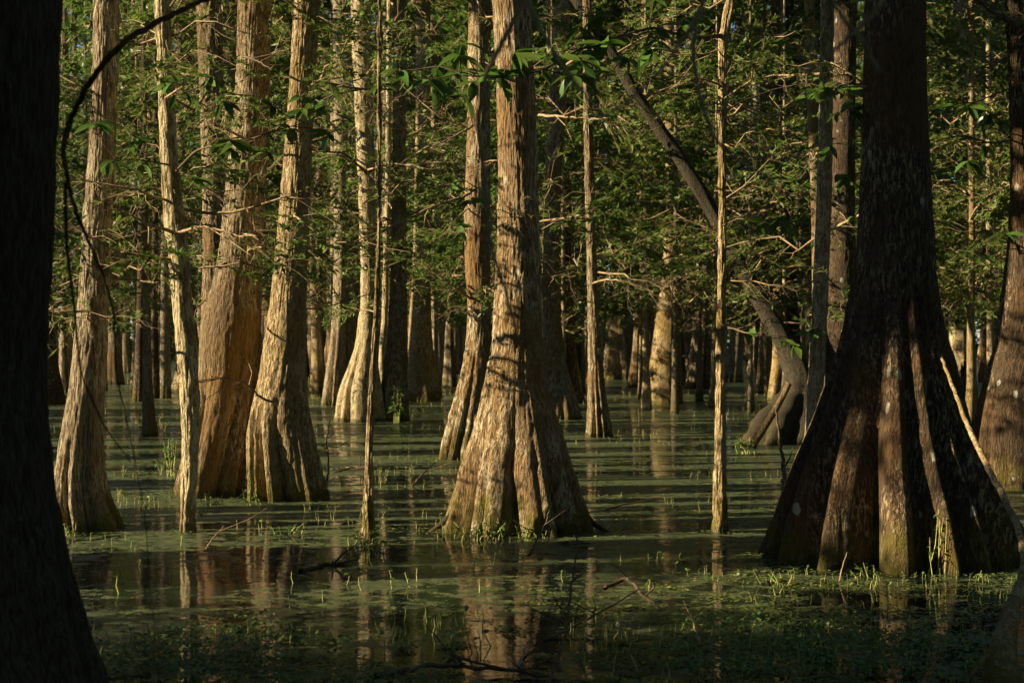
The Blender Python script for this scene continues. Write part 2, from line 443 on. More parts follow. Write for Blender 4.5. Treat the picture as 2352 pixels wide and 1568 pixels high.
add('sapling', 'sapling', 'thin bare pole sapling with split foot rising from sprouts in the water', 'tree', 1245,
    [(520, 867, 875), (700, 859, 871), (800, 852, 866), (900, 846, 859), (1000, 841, 857), (1100, 836, 858), (1180, 832, 861), (1245, 829, 864)],
    BARK['tan'], 91, 4, 0.25, 0.4, 'flute', 1, top=4.2, front=0.5)
add('pole', 'sapling', 'straight slim pole trunk carrying broad-leaved branches beside the huge dark trunk', 'tree', 1222,
    [(0, 1670, 1690), (50, 1656, 1680), (110, 1648, 1671), (300, 1649, 1669), (500, 1650, 1669), (700, 1647, 1667), (800, 1644, 1666), (1000, 1642, 1667), (1100, 1638, 1669), (1222, 1633, 1676)],
    BARK['tan'], 95, 4, 0.2, 0.5, 'flute', 1, top=8, front=0.5)
add('twin_back', 'cypress_tree', 'brown trunk half hidden behind the wide rusty orange trunk, seen beside its upper half', 'tree', 1085,
    [(0, 450, 509), (200, 457, 513), (400, 464, 517), (600, 466, 522), (750, 462, 526), (900, 450, 530), (1000, 430, 535), (1085, 405, 540)],
    BARK['rust'], 101, 6, 0.5, 2.0, 'flute', 1, front=0.5)
add('lit_mid', 'cypress_tree', 'bright ivory trunk with lopsided swollen foot, a small thin stem beside it', 'tree', 970,
    [(0, 805, 851), (200, 812, 856), (400, 822, 861), (600, 828, 864), (700, 829, 867), (800, 815, 869), (850, 797, 871), (900, 776, 879), (970, 765, 892)],
    BARK['pale'], 111, 7, 0.5, 2.6, 'flute', 1)
add('thin_white', 'sapling', 'thin whitish stem running up beside the bright ivory trunk', 'tree', 952,
    [(0, 888, 901), (400, 885, 898), (600, 880, 893), (740, 876, 891), (800, 870, 886), (952, 866, 886)],
    BARK['pale'], 113, 4, 0.1, 0.5, 'flute', 2, front=0.5)
add('orange_mid', 'cypress_tree', 'orange trunk with dark shaded base directly behind the thin whitish stem', 'tree', 968,
    [(0, 903, 936), (300, 902, 932), (600, 898, 934), (750, 892, 936), (850, 880, 938), (968, 864, 943)],
    BARK['rust'], 117, 7, 0.35, 2.0, 'flute', 1)
add('left_mid', 'cypress_tree', 'mottled grey trunk with dark ribbed base behind the bright ivory trunk', 'tree', 932,
    [(0, 764, 801), (300, 767, 806), (600, 767, 811), (700, 764, 813), (800, 755, 816), (870, 742, 824), (932, 731, 836)],
    BARK['grey'], 121, 8, 0.6, 3.4, 'flute', 1)
add('cone_mid', 'cypress_tree', 'conical brown trunk lit on one side at the weedy far edge of water', 'tree', 922,
    [(0, 955, 989), (300, 955, 986), (600, 949, 986), (750, 940, 991), (850, 929, 1002), (922, 923, 1021)],
    BARK['tan'], 127, 9, 0.15, 2.0, 'flute', 1)
add('behind_centre', 'cypress_tree', 'curving trunk with long shaded flank half hidden behind the flaking ivory-brown trunk', 'tree', 1057,
    [(0, 1076, 1128), (300, 1074, 1126), (500, 1066, 1126), (600, 1067, 1126), (700, 1074, 1127), (800, 1070, 1127), (900, 1047, 1122), (1000, 1015, 1114), (1057, 1002, 1104)],
    BARK['mixed'], 131, 8, 0.5, 2.0, 'flute', 1)
add('orange_right', 'cypress_tree', 'glowing orange trunk with black flared foot close behind the flaking trunk', 'tree', 964,
    [(0, 1276, 1310), (300, 1256, 1296), (500, 1248, 1284), (700, 1245, 1284), (850, 1247, 1302), (900, 1246, 1320), (964, 1235, 1341)],
    BARK['rust'], 137, 7, 0.3, 2.2, 'flute', 1)
add('slim_right', 'cypress_tree', 'narrow brown trunk with orange ribbed foot alone in the sunlit duckweed', 'tree', 1005,
    [(0, 1338, 1358), (300, 1340, 1362), (500, 1345, 1368), (700, 1350, 1373), (850, 1350, 1386), (950, 1347, 1400), (1005, 1341, 1411)],
    BARK['rust'], 141, 7, 0.55, 1.5, 'flute', 1)
add('barrel', 'cypress_tree', 'barrel-footed trunk with amber mossy waterline in the far water', 'tree', 928,
    [(0, 1522, 1548), (300, 1528, 1556), (500, 1529, 1560), (650, 1519, 1561), (750, 1504, 1563), (850, 1491, 1566), (928, 1486, 1569)],
    BARK['tan'], 147, 9, 0.12, 1.5, 'flute', 1)
add('ribbed_far', 'cypress_tree', 'deeply ribbed skirt-like trunk base on the far bank of weeds', 'tree', 872,
    [(0, 1422, 1446), (200, 1428, 1460), (650, 1405, 1442), (750, 1394, 1457), (872, 1382, 1487)],
    BARK['tan'], 151, 9, 0.62, 4.5, 'flute', 1)
add('ribbed_moss', 'cypress_tree', 'pale trunk with ribbed amber-mossed foot beside the slim pole trunk', 'tree', 893,
    [(0, 1640, 1662), (300, 1618, 1645), (600, 1601, 1637), (750, 1590, 1641), (893, 1566, 1644)],
    BARK['grey'], 157, 7, 0.62, 4.0, 'flute', 1)
add('pale_right', 'cypress_tree', 'pale slim trunk in front of a black trunk, next to the huge dark one', 'tree', 1042,
    [(0, 1884, 1916), (300, 1881, 1913), (500, 1872, 1909), (700, 1865, 1901), (800, 1860, 1897), (900, 1854, 1891), (1000, 1848, 1887), (1042, 1841, 1893)],
    BARK['grey'], 163, 5, 0.2, 1.0, 'flute', 1)
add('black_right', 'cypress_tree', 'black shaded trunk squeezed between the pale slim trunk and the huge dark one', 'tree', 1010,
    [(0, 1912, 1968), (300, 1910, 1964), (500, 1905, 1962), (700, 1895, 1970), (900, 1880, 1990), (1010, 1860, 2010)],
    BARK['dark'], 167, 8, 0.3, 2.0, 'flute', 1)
add('brown_right', 'cypress_tree', 'thin red-brown trunk showing just beside the top of the pale slim trunk', 'tree', 960,
    [(0, 1847, 1870), (200, 1850, 1876), (350, 1859, 1880), (500, 1864, 1884), (700, 1866, 1890), (960, 1860, 1905)],
    BARK['rust'], 171, 6, 0.2, 1.0, 'flute', 2)
add('bowed_one', 'cypress_tree', 'bowed brown trunk, first of a leaning pair among the foliage', 'tree', 915,
    [(0, 1738, 1757), (150, 1757, 1775), (350, 1774, 1792), (500, 1778, 1797), (700, 1782, 1806), (915, 1775, 1830)],
    BARK['rust'], 173, 6, 0.2, 1.0, 'flute', 2)
add('bowed_two', 'cypress_tree', 'dark bowed trunk, second of a leaning pair among the foliage', 'tree', 922,
    [(0, 1771, 1791), (250, 1789, 1809), (450, 1800, 1822), (700, 1806, 1832), (922, 1800, 1850)],
    BARK['dark'], 179, 6, 0.2, 1.0, 'flute', 2)
add('right_far_pale', 'cypress_tree', 'pale spotted trunk standing beyond the huge dark trunk over a red stump', 'tree', 905,
    [(0, 2195, 2229), (200, 2192, 2226), (400, 2195, 2226), (600, 2190, 2234), (700, 2182, 2234), (800, 2180, 2240), (905, 2172, 2246)],
    BARK['pale'], 181, 7, 0.3, 2.5, 'flute', 1)
add('stem_far_a', 'cypress_tree', 'dark slim stem with wide foot, first of three at the far pool edge', 'tree', 922,
    [(0, 322, 340), (500, 318, 336), (700, 314, 334), (850, 309, 334), (922, 302, 337)], BARK['dark'], 183, 6, 0.2, 1.0, 'flute', 2)
add('stem_far_b', 'cypress_tree', 'thin dark stem, middle one of three at the far pool edge', 'tree', 915,
    [(0, 352, 364), (500, 350, 363), (700, 348, 362), (915, 341, 365)], BARK['dark'], 185, 6, 0.2, 1.0, 'flute', 2)
add('stem_far_c', 'cypress_tree', 'grey-brown slim stem, third of three beside the slender cream trunk', 'tree', 915,
    [(0, 372, 388), (500, 370, 387), (700, 368, 387), (915, 364, 394)], BARK['grey'], 187, 6, 0.2, 1.0, 'flute', 2)
add('dark_left', 'cypress_tree', 'black trunk foot peeking out from behind the massive shaded trunk', 'tree', 930,
    [(0, 60, 98), (500, 68, 104), (750, 76, 122), (850, 76, 136), (930, 74, 152)], BARK['dark'], 189, 6, 0.2, 1.5, 'flute', 2)

# leaning dead tree across the right half: an arc with a broad torn foot
def leaning_tree():
    d = 28.5
    pts = [(1330, -60, 14), (1400, 50, 15), (1480, 190, 15), (1575, 330, 16), (1650, 455, 17), (1715, 590, 18), (1775, 700, 20), (1825, 790, 24), (1850, 860, 32), (1848, 920, 50), (1826, 975, 76), (1806, 1020, 98), (1798, 1060, 106), (1798, 1110, 108)]
    t = thing('leaning_tree', 'dark mossy tree leaning diagonally across the foliage from a torn dark foot', 'tree', (W(1795, 1017, d)[0], d, 0))
    P = np.array([W(x, y, d) for x, y, r in pts]); rad = np.array([r / F_PX * d for *_, r in pts])
    P[:, 1] += np.linspace(2.0, 0, len(P)); P -= np.array(t.location)
    u = np.linspace(0, len(P) - 1, 90); NP = len(P); Pi = np.stack([np.interp(u, range(len(P)), P[:, i]) for i in range(3)], 1)
    ri = np.interp(u, range(len(P)), rad)
    Pi[1:-1] = (Pi[:-2] + Pi[1:-1] + Pi[2:]) / 3
    b = MB(); b.tube(Pi, ri, 40)
    V, F = b.data()
    V = V.reshape(90, 40, 3); c = Pi[:, None, :]
    th = np.linspace(0, 2 * PI, 40, endpoint=False)[None, :]; uu = u[:, None]
    fl = 1 - 0.5 * np.clip((uu - 7.5) / 4, 0, 1) * (1 - np.abs(np.sin(3.5 * th + 0.4))) ** 1.2
    fl = fl * (1 + 0.16 * (vnoise(th / (2 * PI) * 14, uu * 3, 3, 14) - 0.5) + 0.10 * (vnoise(th / (2 * PI) * 30, uu * 2, 4, 30) - 0.5))
    V = c + (V - c) * fl[:, :, None]
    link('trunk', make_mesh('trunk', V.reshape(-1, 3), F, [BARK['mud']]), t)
    # two lit roots sliding down to the water
    for q in ([(1812, 880, 7), (1798, 910, 7), (1778, 945, 8), (1752, 985, 9), (1733, 1015, 9), (1722, 1042, 8)],):
        PP = np.array([W(x, y, d - 1.0) for x, y, r in q]) - np.array(t.location)
        b = MB(); b.tube(PP, [r / F_PX * d for *_, r in q], 10)
        link('root', b.mesh('root', BARK['root']), t)
    return t
leaning = leaning_tree()


# creeping side roots of the central tree
for q in ([(1085, 1125, 14), (1058, 1158, 11), (1032, 1188, 8), (1008, 1207, 6), (988, 1222, 5), (966, 1240, 4)], [(1310, 1150, 14), (1338, 1178, 10), (1362, 1202, 7), (1385, 1216, 5), (1405, 1226, 4), (1428, 1242, 3)]):
    t = T['centre']; dd = t['d'] - 0.15
    PP = np.array([W(x, y, dd) for x, y, r in q]) - np.array(t['root'].location); 
    PP[-1, 2] = min(PP[-1, 2], 0.0)
    b = MB(); b.tube(PP, [r / F_PX * dd for *_, r in q], 8)
    link('root', b.mesh('root', BARK['mud']), t['root'])

# red broken stump under the pale spotted trunk
def stump():
    d = F_PX * EYE / (925 - HY)
    b = W(2222, 925, d)
    t = thing('broken_stump', 'splintered red-brown stump at the foot of the pale spotted trunk', 'stump', (b[0], d, 0))
    segs, rings = 40, 26
    th = np.linspace(0, 2 * PI, segs, endpoint=False)[None, :]; u = np.linspace(0, 1, rings)[:, None]
    hgt = 0.75 + 0.55 * vnoise(th / (2 * PI) * 11, th * 0, 2, 11)
    r = 0.30 * (1 - 0.35 * u) * (1 - 0.25 * (1 - np.abs(np.sin(3 * th))) ** 1.3) * (1 + 0.1 * vnoise(th / (2 * PI) * 20, u * 5, 3, 20))
    V = np.stack([r * np.cos(th), r * np.sin(th), -0.2 + (hgt + 0.2) * u], -1).reshape(-1, 3)
    ii = np.arange(rings - 1)[:, None] * segs; j = np.arange(segs)[None, :]; j2 = (j + 1) % segs
    F = np.stack([ii + j, ii + j2, ii + segs + j2, ii + segs + j], -1).reshape(-1, 4)
    link('stump_body', make_mesh('stump_body', V, F, [BARK['rust']]), t)
    Vi = V.copy().reshape(rings, segs, 3)[::-1]; Vi = Vi * np.array([0.72, 0.72, 1.0]) - np.array([0, 0, 0.04])
    link('rotten_core', make_mesh('rotten_core', Vi.reshape(-1, 3), F, [BARK['mud']]), t)
stump()

# ------------------------------------------------------------------ branches and crowns
def rot(axis, a):
    c, s = math.cos(a), math.sin(a)
    return np.array({'x': [[1, 0, 0], [0, c, -s], [0, s, c]], 'y': [[c, 0, s], [0, 1, 0], [-s, 0, c]], 'z': [[c, -s, 0], [s, c, 0], [0, 0, 1]]}[axis])

def gen_branch(rng, wood, leaf, L, r0, M=np.eye(3), O=np.zeros(3), leafy=1.0, sec=14, per=12, ll=0.10, lw=0.026, k=3, droop=0.25, wild=1.0, tert=0):
    n = 8
    t = np.linspace(0, 1, n)
    wob = np.cumsum(rng.normal(0, 0.05 * wild, (n, 2)), axis=0); wob[0] = 0
    P = np.stack([t * L, wob[:, 0] * L, (0.18 * t - droop * t * t) * L + wob[:, 1] * L * 0.7], 1)
    wood.tube(P @ M.T + O, r0 * (1 - 0.85 * t), k + 1)
    for i in range(sec):
        u = 0.12 + 0.88 * (i + rng.random()) / sec
        p = np.array([np.interp(u, t, P[:, a]) for a in range(3)])
        side = 1 if (i % 2) else -1
        ang = side * rng.uniform(0.5, 1.15); el = rng.normal(-0.05, 0.3 * wild)
        l2 = L * rng.uniform(0.18, 0.42) * (1.05 - 0.6 * u)
        dv = np.array([math.cos(ang) * math.cos(el), math.sin(ang) * math.cos(el), math.sin(el)])
        m = 4; tt = np.linspace(0, 1, m)
        w2 = np.cumsum(rng.normal(0, 0.07 * wild, (m, 3)), axis=0); w2[0] = 0
        Q = p + dv * (tt * l2)[:, None] + w2 * l2; Q[:, 2] -= 0.15 * l2 * tt ** 2
        wood.tube(Q @ M.T + O, r0 * 0.34 * (1 - 0.6 * u) * (1 - 0.75 * tt), k)
        for _ in range(tert):
            uu = rng.uniform(0.25, 1); q = np.array([np.interp(uu, tt, Q[:, a]) for a in range(3)])
            d3 = dv + rng.normal(0, 0.55, 3); d3 /= np.linalg.norm(d3); l3 = l2 * rng.uniform(0.2, 0.5)
            Q3 = np.stack([q, q + d3 * l3 * 0.5 + rng.normal(0, 0.06, 3) * l3, q + d3 * l3 + rng.normal(0, 0.1, 3) * l3])
            wood.tube(Q3 @ M.T + O, np.array([1, 0.7, 0.3]) * r0 * 0.16, 3)
        cnt = int(per * leafy * rng.uniform(0.6, 1.3))
        if cnt > 0 and leaf is not None:
            uu = np.sort(rng.uniform(0.12, 1.05, cnt)); uu2 = np.clip(uu, 0, 1)
            B = np.stack([np.interp(uu2, tt, Q[:, a]) for a in range(3)], 1)
            sg = np.where(rng.random(cnt) < 0.5, 1, -1)
            perp = np.cross(dv, [0, 0, 1.0]); perp /= np.linalg.norm(perp) + 1e-9
            D = dv[None, :] * 0.6 + perp[None, :] * sg[:, None] * rng.uniform(0.4, 1.1, cnt)[:, None] + rng.normal(0, 0.25, (cnt, 3))
            N = np.array([0, 0, 1.0]) + rng.normal(0, 0.45, (cnt, 3))
            leaf.leaves(B @ M.T + O, D @ M.T, N @ M.T, ll * rng.uniform(0.6, 1.35, cnt), lw * rng.uniform(0.7, 1.3, cnt))

def crown(seed, z0, z1, nb, L, leafy=1.0, bare=0.25, ll=0.13, lw=0.040, sec=15, per=14, spread=None):
    rng = np.random.default_rng(seed)
    wood, leaf = MB(), MB()
    for i in range(nb):
        z = z0 + (z1 - z0) * ((i + rng.random()) / nb)
        h = (z - z0) / (z1 - z0)
        l = L * rng.uniform(0.5, 1.15) * (1.0 - 0.55 * max(0, h - 0.55) / 0.45)
        az = rng.uniform(0, 2 * PI); pit = rng.uniform(-0.15, 0.35) + 0.35 * max(0, h - 0.6)
        M = rot('z', az) @ rot('y', -pit) @ rot('x', rng.normal(0, 0.35))
        isb = rng.random() < bare * 1.0 * (1.3 - h)
        gen_branch(rng, wood, leaf, l, 0.007 * l + 0.004, M, np.array([0, 0, z]), 0.10 if isb else leafy, sec, per, ll, lw, tert=2 if isb else 0, wild=1.5 if isb else 1.0)
    return wood.mesh('crown_limbs', TWIG), leaf.mesh('foliage', NEEDLE, False)

FULL = [crown(500 + i, 2.2 + 0.5 * (i % 3), 18.5, 46, 2.7, bare=0.26, ll=0.15, lw=0.034, sec=17, per=24) for i in range(6)]       # leafy from low down
HIGH = [crown(600 + i, 8.2, 19.0, 50, 3.3, bare=0.05, ll=0.32, lw=0.16, per=14) for i in range(3)]     # canopy only
DENSE = [crown(650 + i, 1.4, 18.5, 60, 2.8, bare=0.0, ll=0.34, lw=0.17, sec=14, per=13) for i in range(3)]   # full leafy crowns
LOW = [crown(700 + i, 1.2, 6.5, 42, 1.9, bare=0.30, ll=0.12, lw=0.04, per=20) for i in range(4)]  # young trees
BR = []
for i in range(9):
    rng = np.random.default_rng(800 + i); wood, leaf = MB(), MB()
    bare = i % 3 == 2
    gen_branch(rng, wood, leaf, 1.0, 0.010, leafy=0.15 if bare else 1.0, sec=18, per=20, ll=0.062, lw=0.018, tert=3 if bare else 1, wild=1.7 if bare else 1.2, droop=0.2)
    BR.append((wood.mesh('branch', TWIG), leaf.mesh('foliage', NEEDLE, False)))

def put_crown(root, kind, z=0.0, rz=0.0, s=(1, 1, 1)):
    w, f = kind
    c = link('crown', w, root, (0, 0, z), (0, 0, rz), s)
    link('foliage', f, c)
    return c

def put_branch(t, z, az, length, kind, pit=0.1):
    x, y, r = t['at'](z)
    w, f = BR[kind]
    b = link('branch', w, t['root'], (x + 0.7 * r * math.cos(az), y + 0.7 * r * math.sin(az), z), (R.normal(0, 0.4), -pit, az), (length,) * 3)
    link('foliage', f, b)

NB = dict(left_grey=10, pale_lean=14, orange_wide=11, tan_bottle=9, centre=5, right_big=1, right_edge=6, sapling=3, pole=8, twin_back=8,
          lit_mid=12, orange_mid=9, left_mid=12, cone_mid=12, behind_centre=9, orange_right=10, slim_right=12, barrel=12, ribbed_far=8,
          ribbed_moss=8, pale_right=6, black_right=5, brown_right=5, bowed_one=6, bowed_two=6, right_far_pale=12, thin_white=6)
for key, n in NB.items():
    t = T[key]; zhi = min(t['vis'], t['top'] * 0.9)
    for i in range(n):
        z = R.uniform(1.9 if t['d'] < 25 else 2.4, zhi)
        k = int(R.integers(0, 9))
        L = R.uniform(0.8, 1.9) * (1.0 if t['d'] < 25 else 1.7)
        if key == 'sapling': L *= 0.5
        put_branch(t, z, R.uniform(0, 2 * PI), L, k, R.uniform(-0.2, 0.45))
for i, (key, t) in enumerate(T.items()):
    if key in ('sapling', 'pole', 'thin_white'): continue
    x, y, r = t['at'](8.0)
    c = put_crown(t['root'], HIGH[i % 3], max(0.0, t['vis'] - 7.0), R.uniform(0, 6.28))
    c.location.x = x; c.location.y = y

# ------------------------------------------------------------------ the stand of trees behind
BT = []
for i in range(5):
    zz = np.array([-0.4, 0, 0.5, 1.2, 2.2, 4, 9]); rr = np.array([0.42, 0.40, 0.31, 0.24, 0.19, 0.16, 0.13])
    rng = np.random.default_rng(900 + i)
    cx = np.cumsum(rng.normal(0, 0.05, 7)); cx -= cx[1]; cy = np.cumsum(rng.normal(0, 0.05, 7)); cy -= cy[1]
    V, F, at = trunk_mesh(cx, cy, rr, zz, 900 + i, 7, 0.4, 1.8, 'flute', 24, 40, 21, 0.008, 9.0)
    BT.append((V, F))
BTM = {}
def bt_mesh(i, mk):
    if (i, mk) not in BTM: BTM[(i, mk)] = make_mesh('trunk', BT[i][0], BT[i][1], [BARK[mk]])
    return BTM[(i, mk)]

taken = [(t['x'], t['d'], 0.8) for t in T.values()] + [(float(leaning.location.x), 28.5, 1.2)]
def free(x, y, r):
    return all((x - a) ** 2 + (y - b) ** 2 > (r + c) ** 2 for a, b, c in taken)
G_FAR = 'cypress trees of the far stand'
LBL = {'tan': 'tan', 'rust': 'reddish', 'grey': 'grey', 'pale': 'pale', 'dark': 'dark brown'}
def sector(x, y):
    p = CX + F_PX * x / y
    for lim, txt in ((330, 'the grey peeling trunk'), (760, 'the rusty orange and tan bottle-shaped trunks'), (1060, 'the bright ivory trunk'), (1300, 'the tall flaking trunk'),
                     (1600, 'the barrel-footed trunk'), (1900, 'the slim pole trunk'), (9999, 'the huge lichen-spotted trunk')):
        if p < lim: return txt
def far_tree(x, y, s, mk, i):
    t = thing('cypress_tree', LBL[mk] + ' cypress in the far stand beyond ' + sector(x, y), 'tree', (x, y, 0), LBL[mk] + ' far trees beyond ' + sector(x, y))
    h = R.uniform(0.9, 1.25)
    link('trunk', bt_mesh(i % 5, mk), t, (0, 0, 0), (0, 0, R.uniform(0, 6.28)), (s, s, h))
    put_crown(t, FULL[int(R.integers(0, 6))], 0.0, R.uniform(0, 6.28), (R.uniform(0.9, 1.35),) * 2 + (h,))
cnt = 0; tries = 0
while cnt < 100 and tries < 6000:
    tries += 1
    y = 47 + 75 * R.random() ** 0.8
    hw = y * 0.30 * 1.05 + 2
    x = R.uniform(-hw, hw)
    if not free(x, y, 1.1): continue
    taken.append((x, y, 1.1))
    mk = ['tan', 'rust', 'grey', 'pale', 'dark'][int(R.choice(5, p=[0.27, 0.27, 0.20, 0.06, 0.20]))]
    far_tree(x, y, R.uniform(0.7, 1.7), mk, cnt); cnt += 1

ca, sa = math.cos(SUN_BACK), math.sin(SUN_BACK)
KEEP = [(T[k]['x'], T[k]['d'], r) for k, r in (('centre', 0.75), ('tan_bottle', 0.6), ('left_grey', 0.5), ('pale_lean', 0.3), ('orange_wide', 0.6), ('twin_back', 0.45), ('lit_mid', 0.6),
        ('slim_right', 0.4), ('orange_right', 0.5), ('pole', 0.3), ('barrel', 0.4), ('sapling', 0.2), ('behind_centre', 0.4), ('left_mid', 0.4), ('right_far_pale', 0.4), ('orange_mid', 0.35), ('cone_mid', 0.4), ('thin_white', 0.2), ('pale_right', 0.25), ('right_big', 0.35))]
def sunline(x, y, pad): return any(x < X + 0.5 and abs((x - X) * sa - (y - Y) * ca) < r + pad for X, Y, r in KEEP)

# bare-stemmed poles of the far stand
cnt = 0; tries = 0
while cnt < 95 and tries < 8000:
    tries += 1
    y = R.uniform(44, 108); hw = y * 0.30 * 1.04 + 1; x = R.uniform(-hw, hw)
    if not free(x, y, 0.1): continue
    taken.append((x, y, 0.3))
    mk = ['tan', 'rust', 'grey', 'dark'][int(R.choice(4, p=[0.3, 0.3, 0.25, 0.15]))]
    t = thing('cypress_tree', 'tall bare-stemmed ' + LBL[mk] + ' cypress beyond ' + sector(x, y), 'tree', (x, y, 0), 'bare-stemmed ' + LBL[mk] + ' trees beyond ' + sector(x, y))
    q = R.uniform(0.55, 1.25)
    link('trunk', bt_mesh(cnt % 5, mk), t, (0, 0, 0), (R.normal(0, 0.025), R.normal(0, 0.025), R.uniform(0, 6.28)), (q, q, R.uniform(0.95, 1.3)))
    put_crown(t, HIGH[cnt % 3], 4.5, R.uniform(0, 6.28), (0.6, 0.6, 0.85))
    w, f = BR[2 + 3 * (cnt % 3)]
    for e in range(3):
        L = R.uniform(1.5, 2.6); link('branch', w, t, (0, 0, R.uniform(3.0, 10)), (0, R.uniform(-0.4, 0.2), R.uniform(0, 6.28)), (L, L, L))
    cnt += 1

# young cypresses, thin-stemmed, between the big trunks and the far stand
cnt = 0; tries = 0
YL = ['slim young cypress with feathery low branches between the big trunks and the far stand']
while cnt < 58 and tries < 9000:
    tries += 1
    y = R.uniform(29, 56); hw = y * 0.30 * 1.05 + 1
    x = R.uniform(-hw, hw)
    if not free(x, y, 1.0): continue
    # keep the duckweed channel open near the middle distance
    if (y < 38 and -4.5 < x < 7.5) or sunline(x, y, 1.5): continue
    taken.append((x, y, 1.0))
    t = thing('young_cypress', 'slim young feathery cypress in mid-water behind ' + sector(x, y), 'tree', (x, y, 0), 'young cypresses behind ' + sector(x, y))
    s = R.uniform(0.22, 0.4)
    link('trunk', bt_mesh(int(R.integers(0, 5)), ['tan', 'rust', 'grey', 'pale'][int(R.integers(0, 4))]), t, (0, 0, 0), (0, 0, R.uniform(0, 6.28)), (s, s, R.uniform(0.5, 0.8)))
    put_crown(t, LOW[int(R.integers(0, 4))], 0.6, R.uniform(0, 6.28), (R.uniform(0.9, 1.3),) * 2 + (R.uniform(1.0, 1.5),))
    cnt += 1

# the sunward stand beside the camera that shades the near water
SHADE = [(-6.5, 8.2), (-8.5, 7.8), (-7.5, 5.6), (-9.5, 5.0), (-11.5, 4.6), (-6.2, 3.2), (-7.8, 2.0), (-14.5, 6.2), (-10, 2.0), (-14, 3.5)]
for i, (x, y) in enumerate(SHADE):
    t = thing('cypress_tree', 'leafy cypress of the sunward stand shading the near water', 'tree', (x, y, 0), 'sunward stand beside the pool')
    link('trunk', bt_mesh(i % 5, 'grey'), t, (0, 0, 0), (0, 0, i), (1.2, 1.2, 1))
    put_crown(t, DENSE[i % 3] if i > 1 else FULL[i], -0.9, i * 1.3, (0.9, 0.9, 1))
    put_crown(t, LOW[i % 4], 0.2, i * 2.1, (1.1, 1.1, 1))

# three stout unseen trees, added to block sun from the huge trunk
for i, (x, y, q, w) in enumerate([(-5.6, 11.80, 1.5, 0.5), (-7.6, 12.45, 1.3, 0.45), (-9.8, 10.9, 1.4, 0.6)]):
    t = thing('cypress_tree', 'stout unseen cypress added on the sunward side to keep the huge trunk in broken shade', 'tree', (x, y, 0), 'stout unseen trees added on the sunward side')
    link('trunk', bt_mesh(i, 'dark'), t, (0, 0, 0), (0, 0, i), (q, q, 1))
    if i == 2: put_crown(t, LOW[i], 0.8, i * 0.9, (w, w, 1.0))
    put_crown(t, HIGH[i], 3.0, i * 2.3, (w, w, 0.9))

# the rest of the stand around the viewer: right of the view and behind it
RING = []
cnt = 0; tries = 0
while cnt < 120 and tries < 8000:
    tries += 1
    x = R.uniform(-42, 48); y = R.uniform(-45, 62)
    if x > 0:
        if y > -3 and x < 0.32 * y + 7.0: continue
    elif y > min(-4.0, 5.0 + 0.49 * x): continue
    if x * x + y * y < 25 or not free(x, y, 1.5): continue
    taken.append((x, y, 1.5))
    RING.append((x, y))
    cnt += 1

# the wood goes on beyond the open water on the sunward side
cnt = 0
while cnt < 70:
    a = R.uniform(-2.75, -0.75); q = R.uniform(64, 105)
    x, y = q * math.sin(a), q * math.cos(a)
    if not free(x, y, 0.8): continue
    taken.append((x, y, 0.8))
    RING.append((x, y))
    cnt += 1

def surrounding_wood():
    rng = np.random.default_rng(31)
    wood, leaf = MB(), MB()
    for x, y in RING:
        b = np.array([x, y, -0.4]); h = rng.uniform(18, 22)
        wood.tube(np.stack([b, b + [0, 0, 1.2], b + [rng.normal(0, .2), 0, 3.0], b + [rng.normal(0, .4), 0, h * 0.6], b + [rng.normal(0, .6), 0, h]]), [0.5, 0.34, 0.25, 0.18, 0.05], 8)
        n = 330
        a = rng.uniform(0, 2 * PI, n); zf = rng.random(n); rr = (4.6 - 2.2 * np.clip(zf - 0.5, 0, 1)) * np.sqrt(rng.random(n))
        P = np.stack([x + rr * np.cos(a), y + rr * np.sin(a), 1.6 + (h - 2.0) * zf], 1)
        D = np.stack([np.cos(a), np.sin(a), rng.normal(-0.1, 0.3, n)], 1) + rng.normal(0, 0.5, (n, 3))
        leaf.leaves(P, D, np.array([0, 0, 1.0]) + rng.normal(0, 0.6, (n, 3)), rng.uniform(0.7, 1.3, n), rng.uniform(0.35, 0.7, n))
    V1, F1 = wood.data(); V2, F2 = leaf.data()
    o = link('surrounding_wood', make_mesh('surrounding_wood', np.concatenate([V1, V2]), np.concatenate([F1, F2 + len(V1)]), [BARK['grey'], NEEDLE], np.concatenate([np.zeros(len(F1)), np.ones(len(F2))]), False))
    tag(o, 'leafy wood standing all around the pictured pool', 'wood', kind='stuff')
surrounding_wood()

# slim unseen stems added on the sunward side to stripe the water with shadow
cnt = 0; tries = 0
while cnt < 105 and tries < 26000:
    tries += 1
    Y0 = R.uniform(13.5, 46); x = -(0.3 * Y0 + R.uniform(1.0, 11)); y = Y0 + math.tan(SUN_BACK) * x
    if abs(x) < 0.33 * y + 0.6 or not free(x, y, 0.3): continue
    if any(abs((x - X) * sa - (y - Y) * ca) < r + 0.18 for X, Y, r in KEEP): continue
    taken.append((x, y, 0.4))
    t = thing('shadow_stem', 'slim unseen leafless stem added on the sunward side to stripe the water with shadow', 'tree', (x, y, 0), 'unseen stems added on the sunward side')
    q = R.uniform(0.5, 1.6)
    link('trunk', bt_mesh(cnt % 5, 'grey'), t, (0, 0, 0), (0, 0, cnt), (q, q, R.uniform(0.3, 0.6)))
    w, f = BR[2 + 3 * (cnt % 3)]
    for e in range(3): link('branch', w, t, (0, 0, R.uniform(2.0, 4.5)), (0, -0.4, R.uniform(0, 6.28)), (1.2, 1.2, 1.2))
    cnt += 1

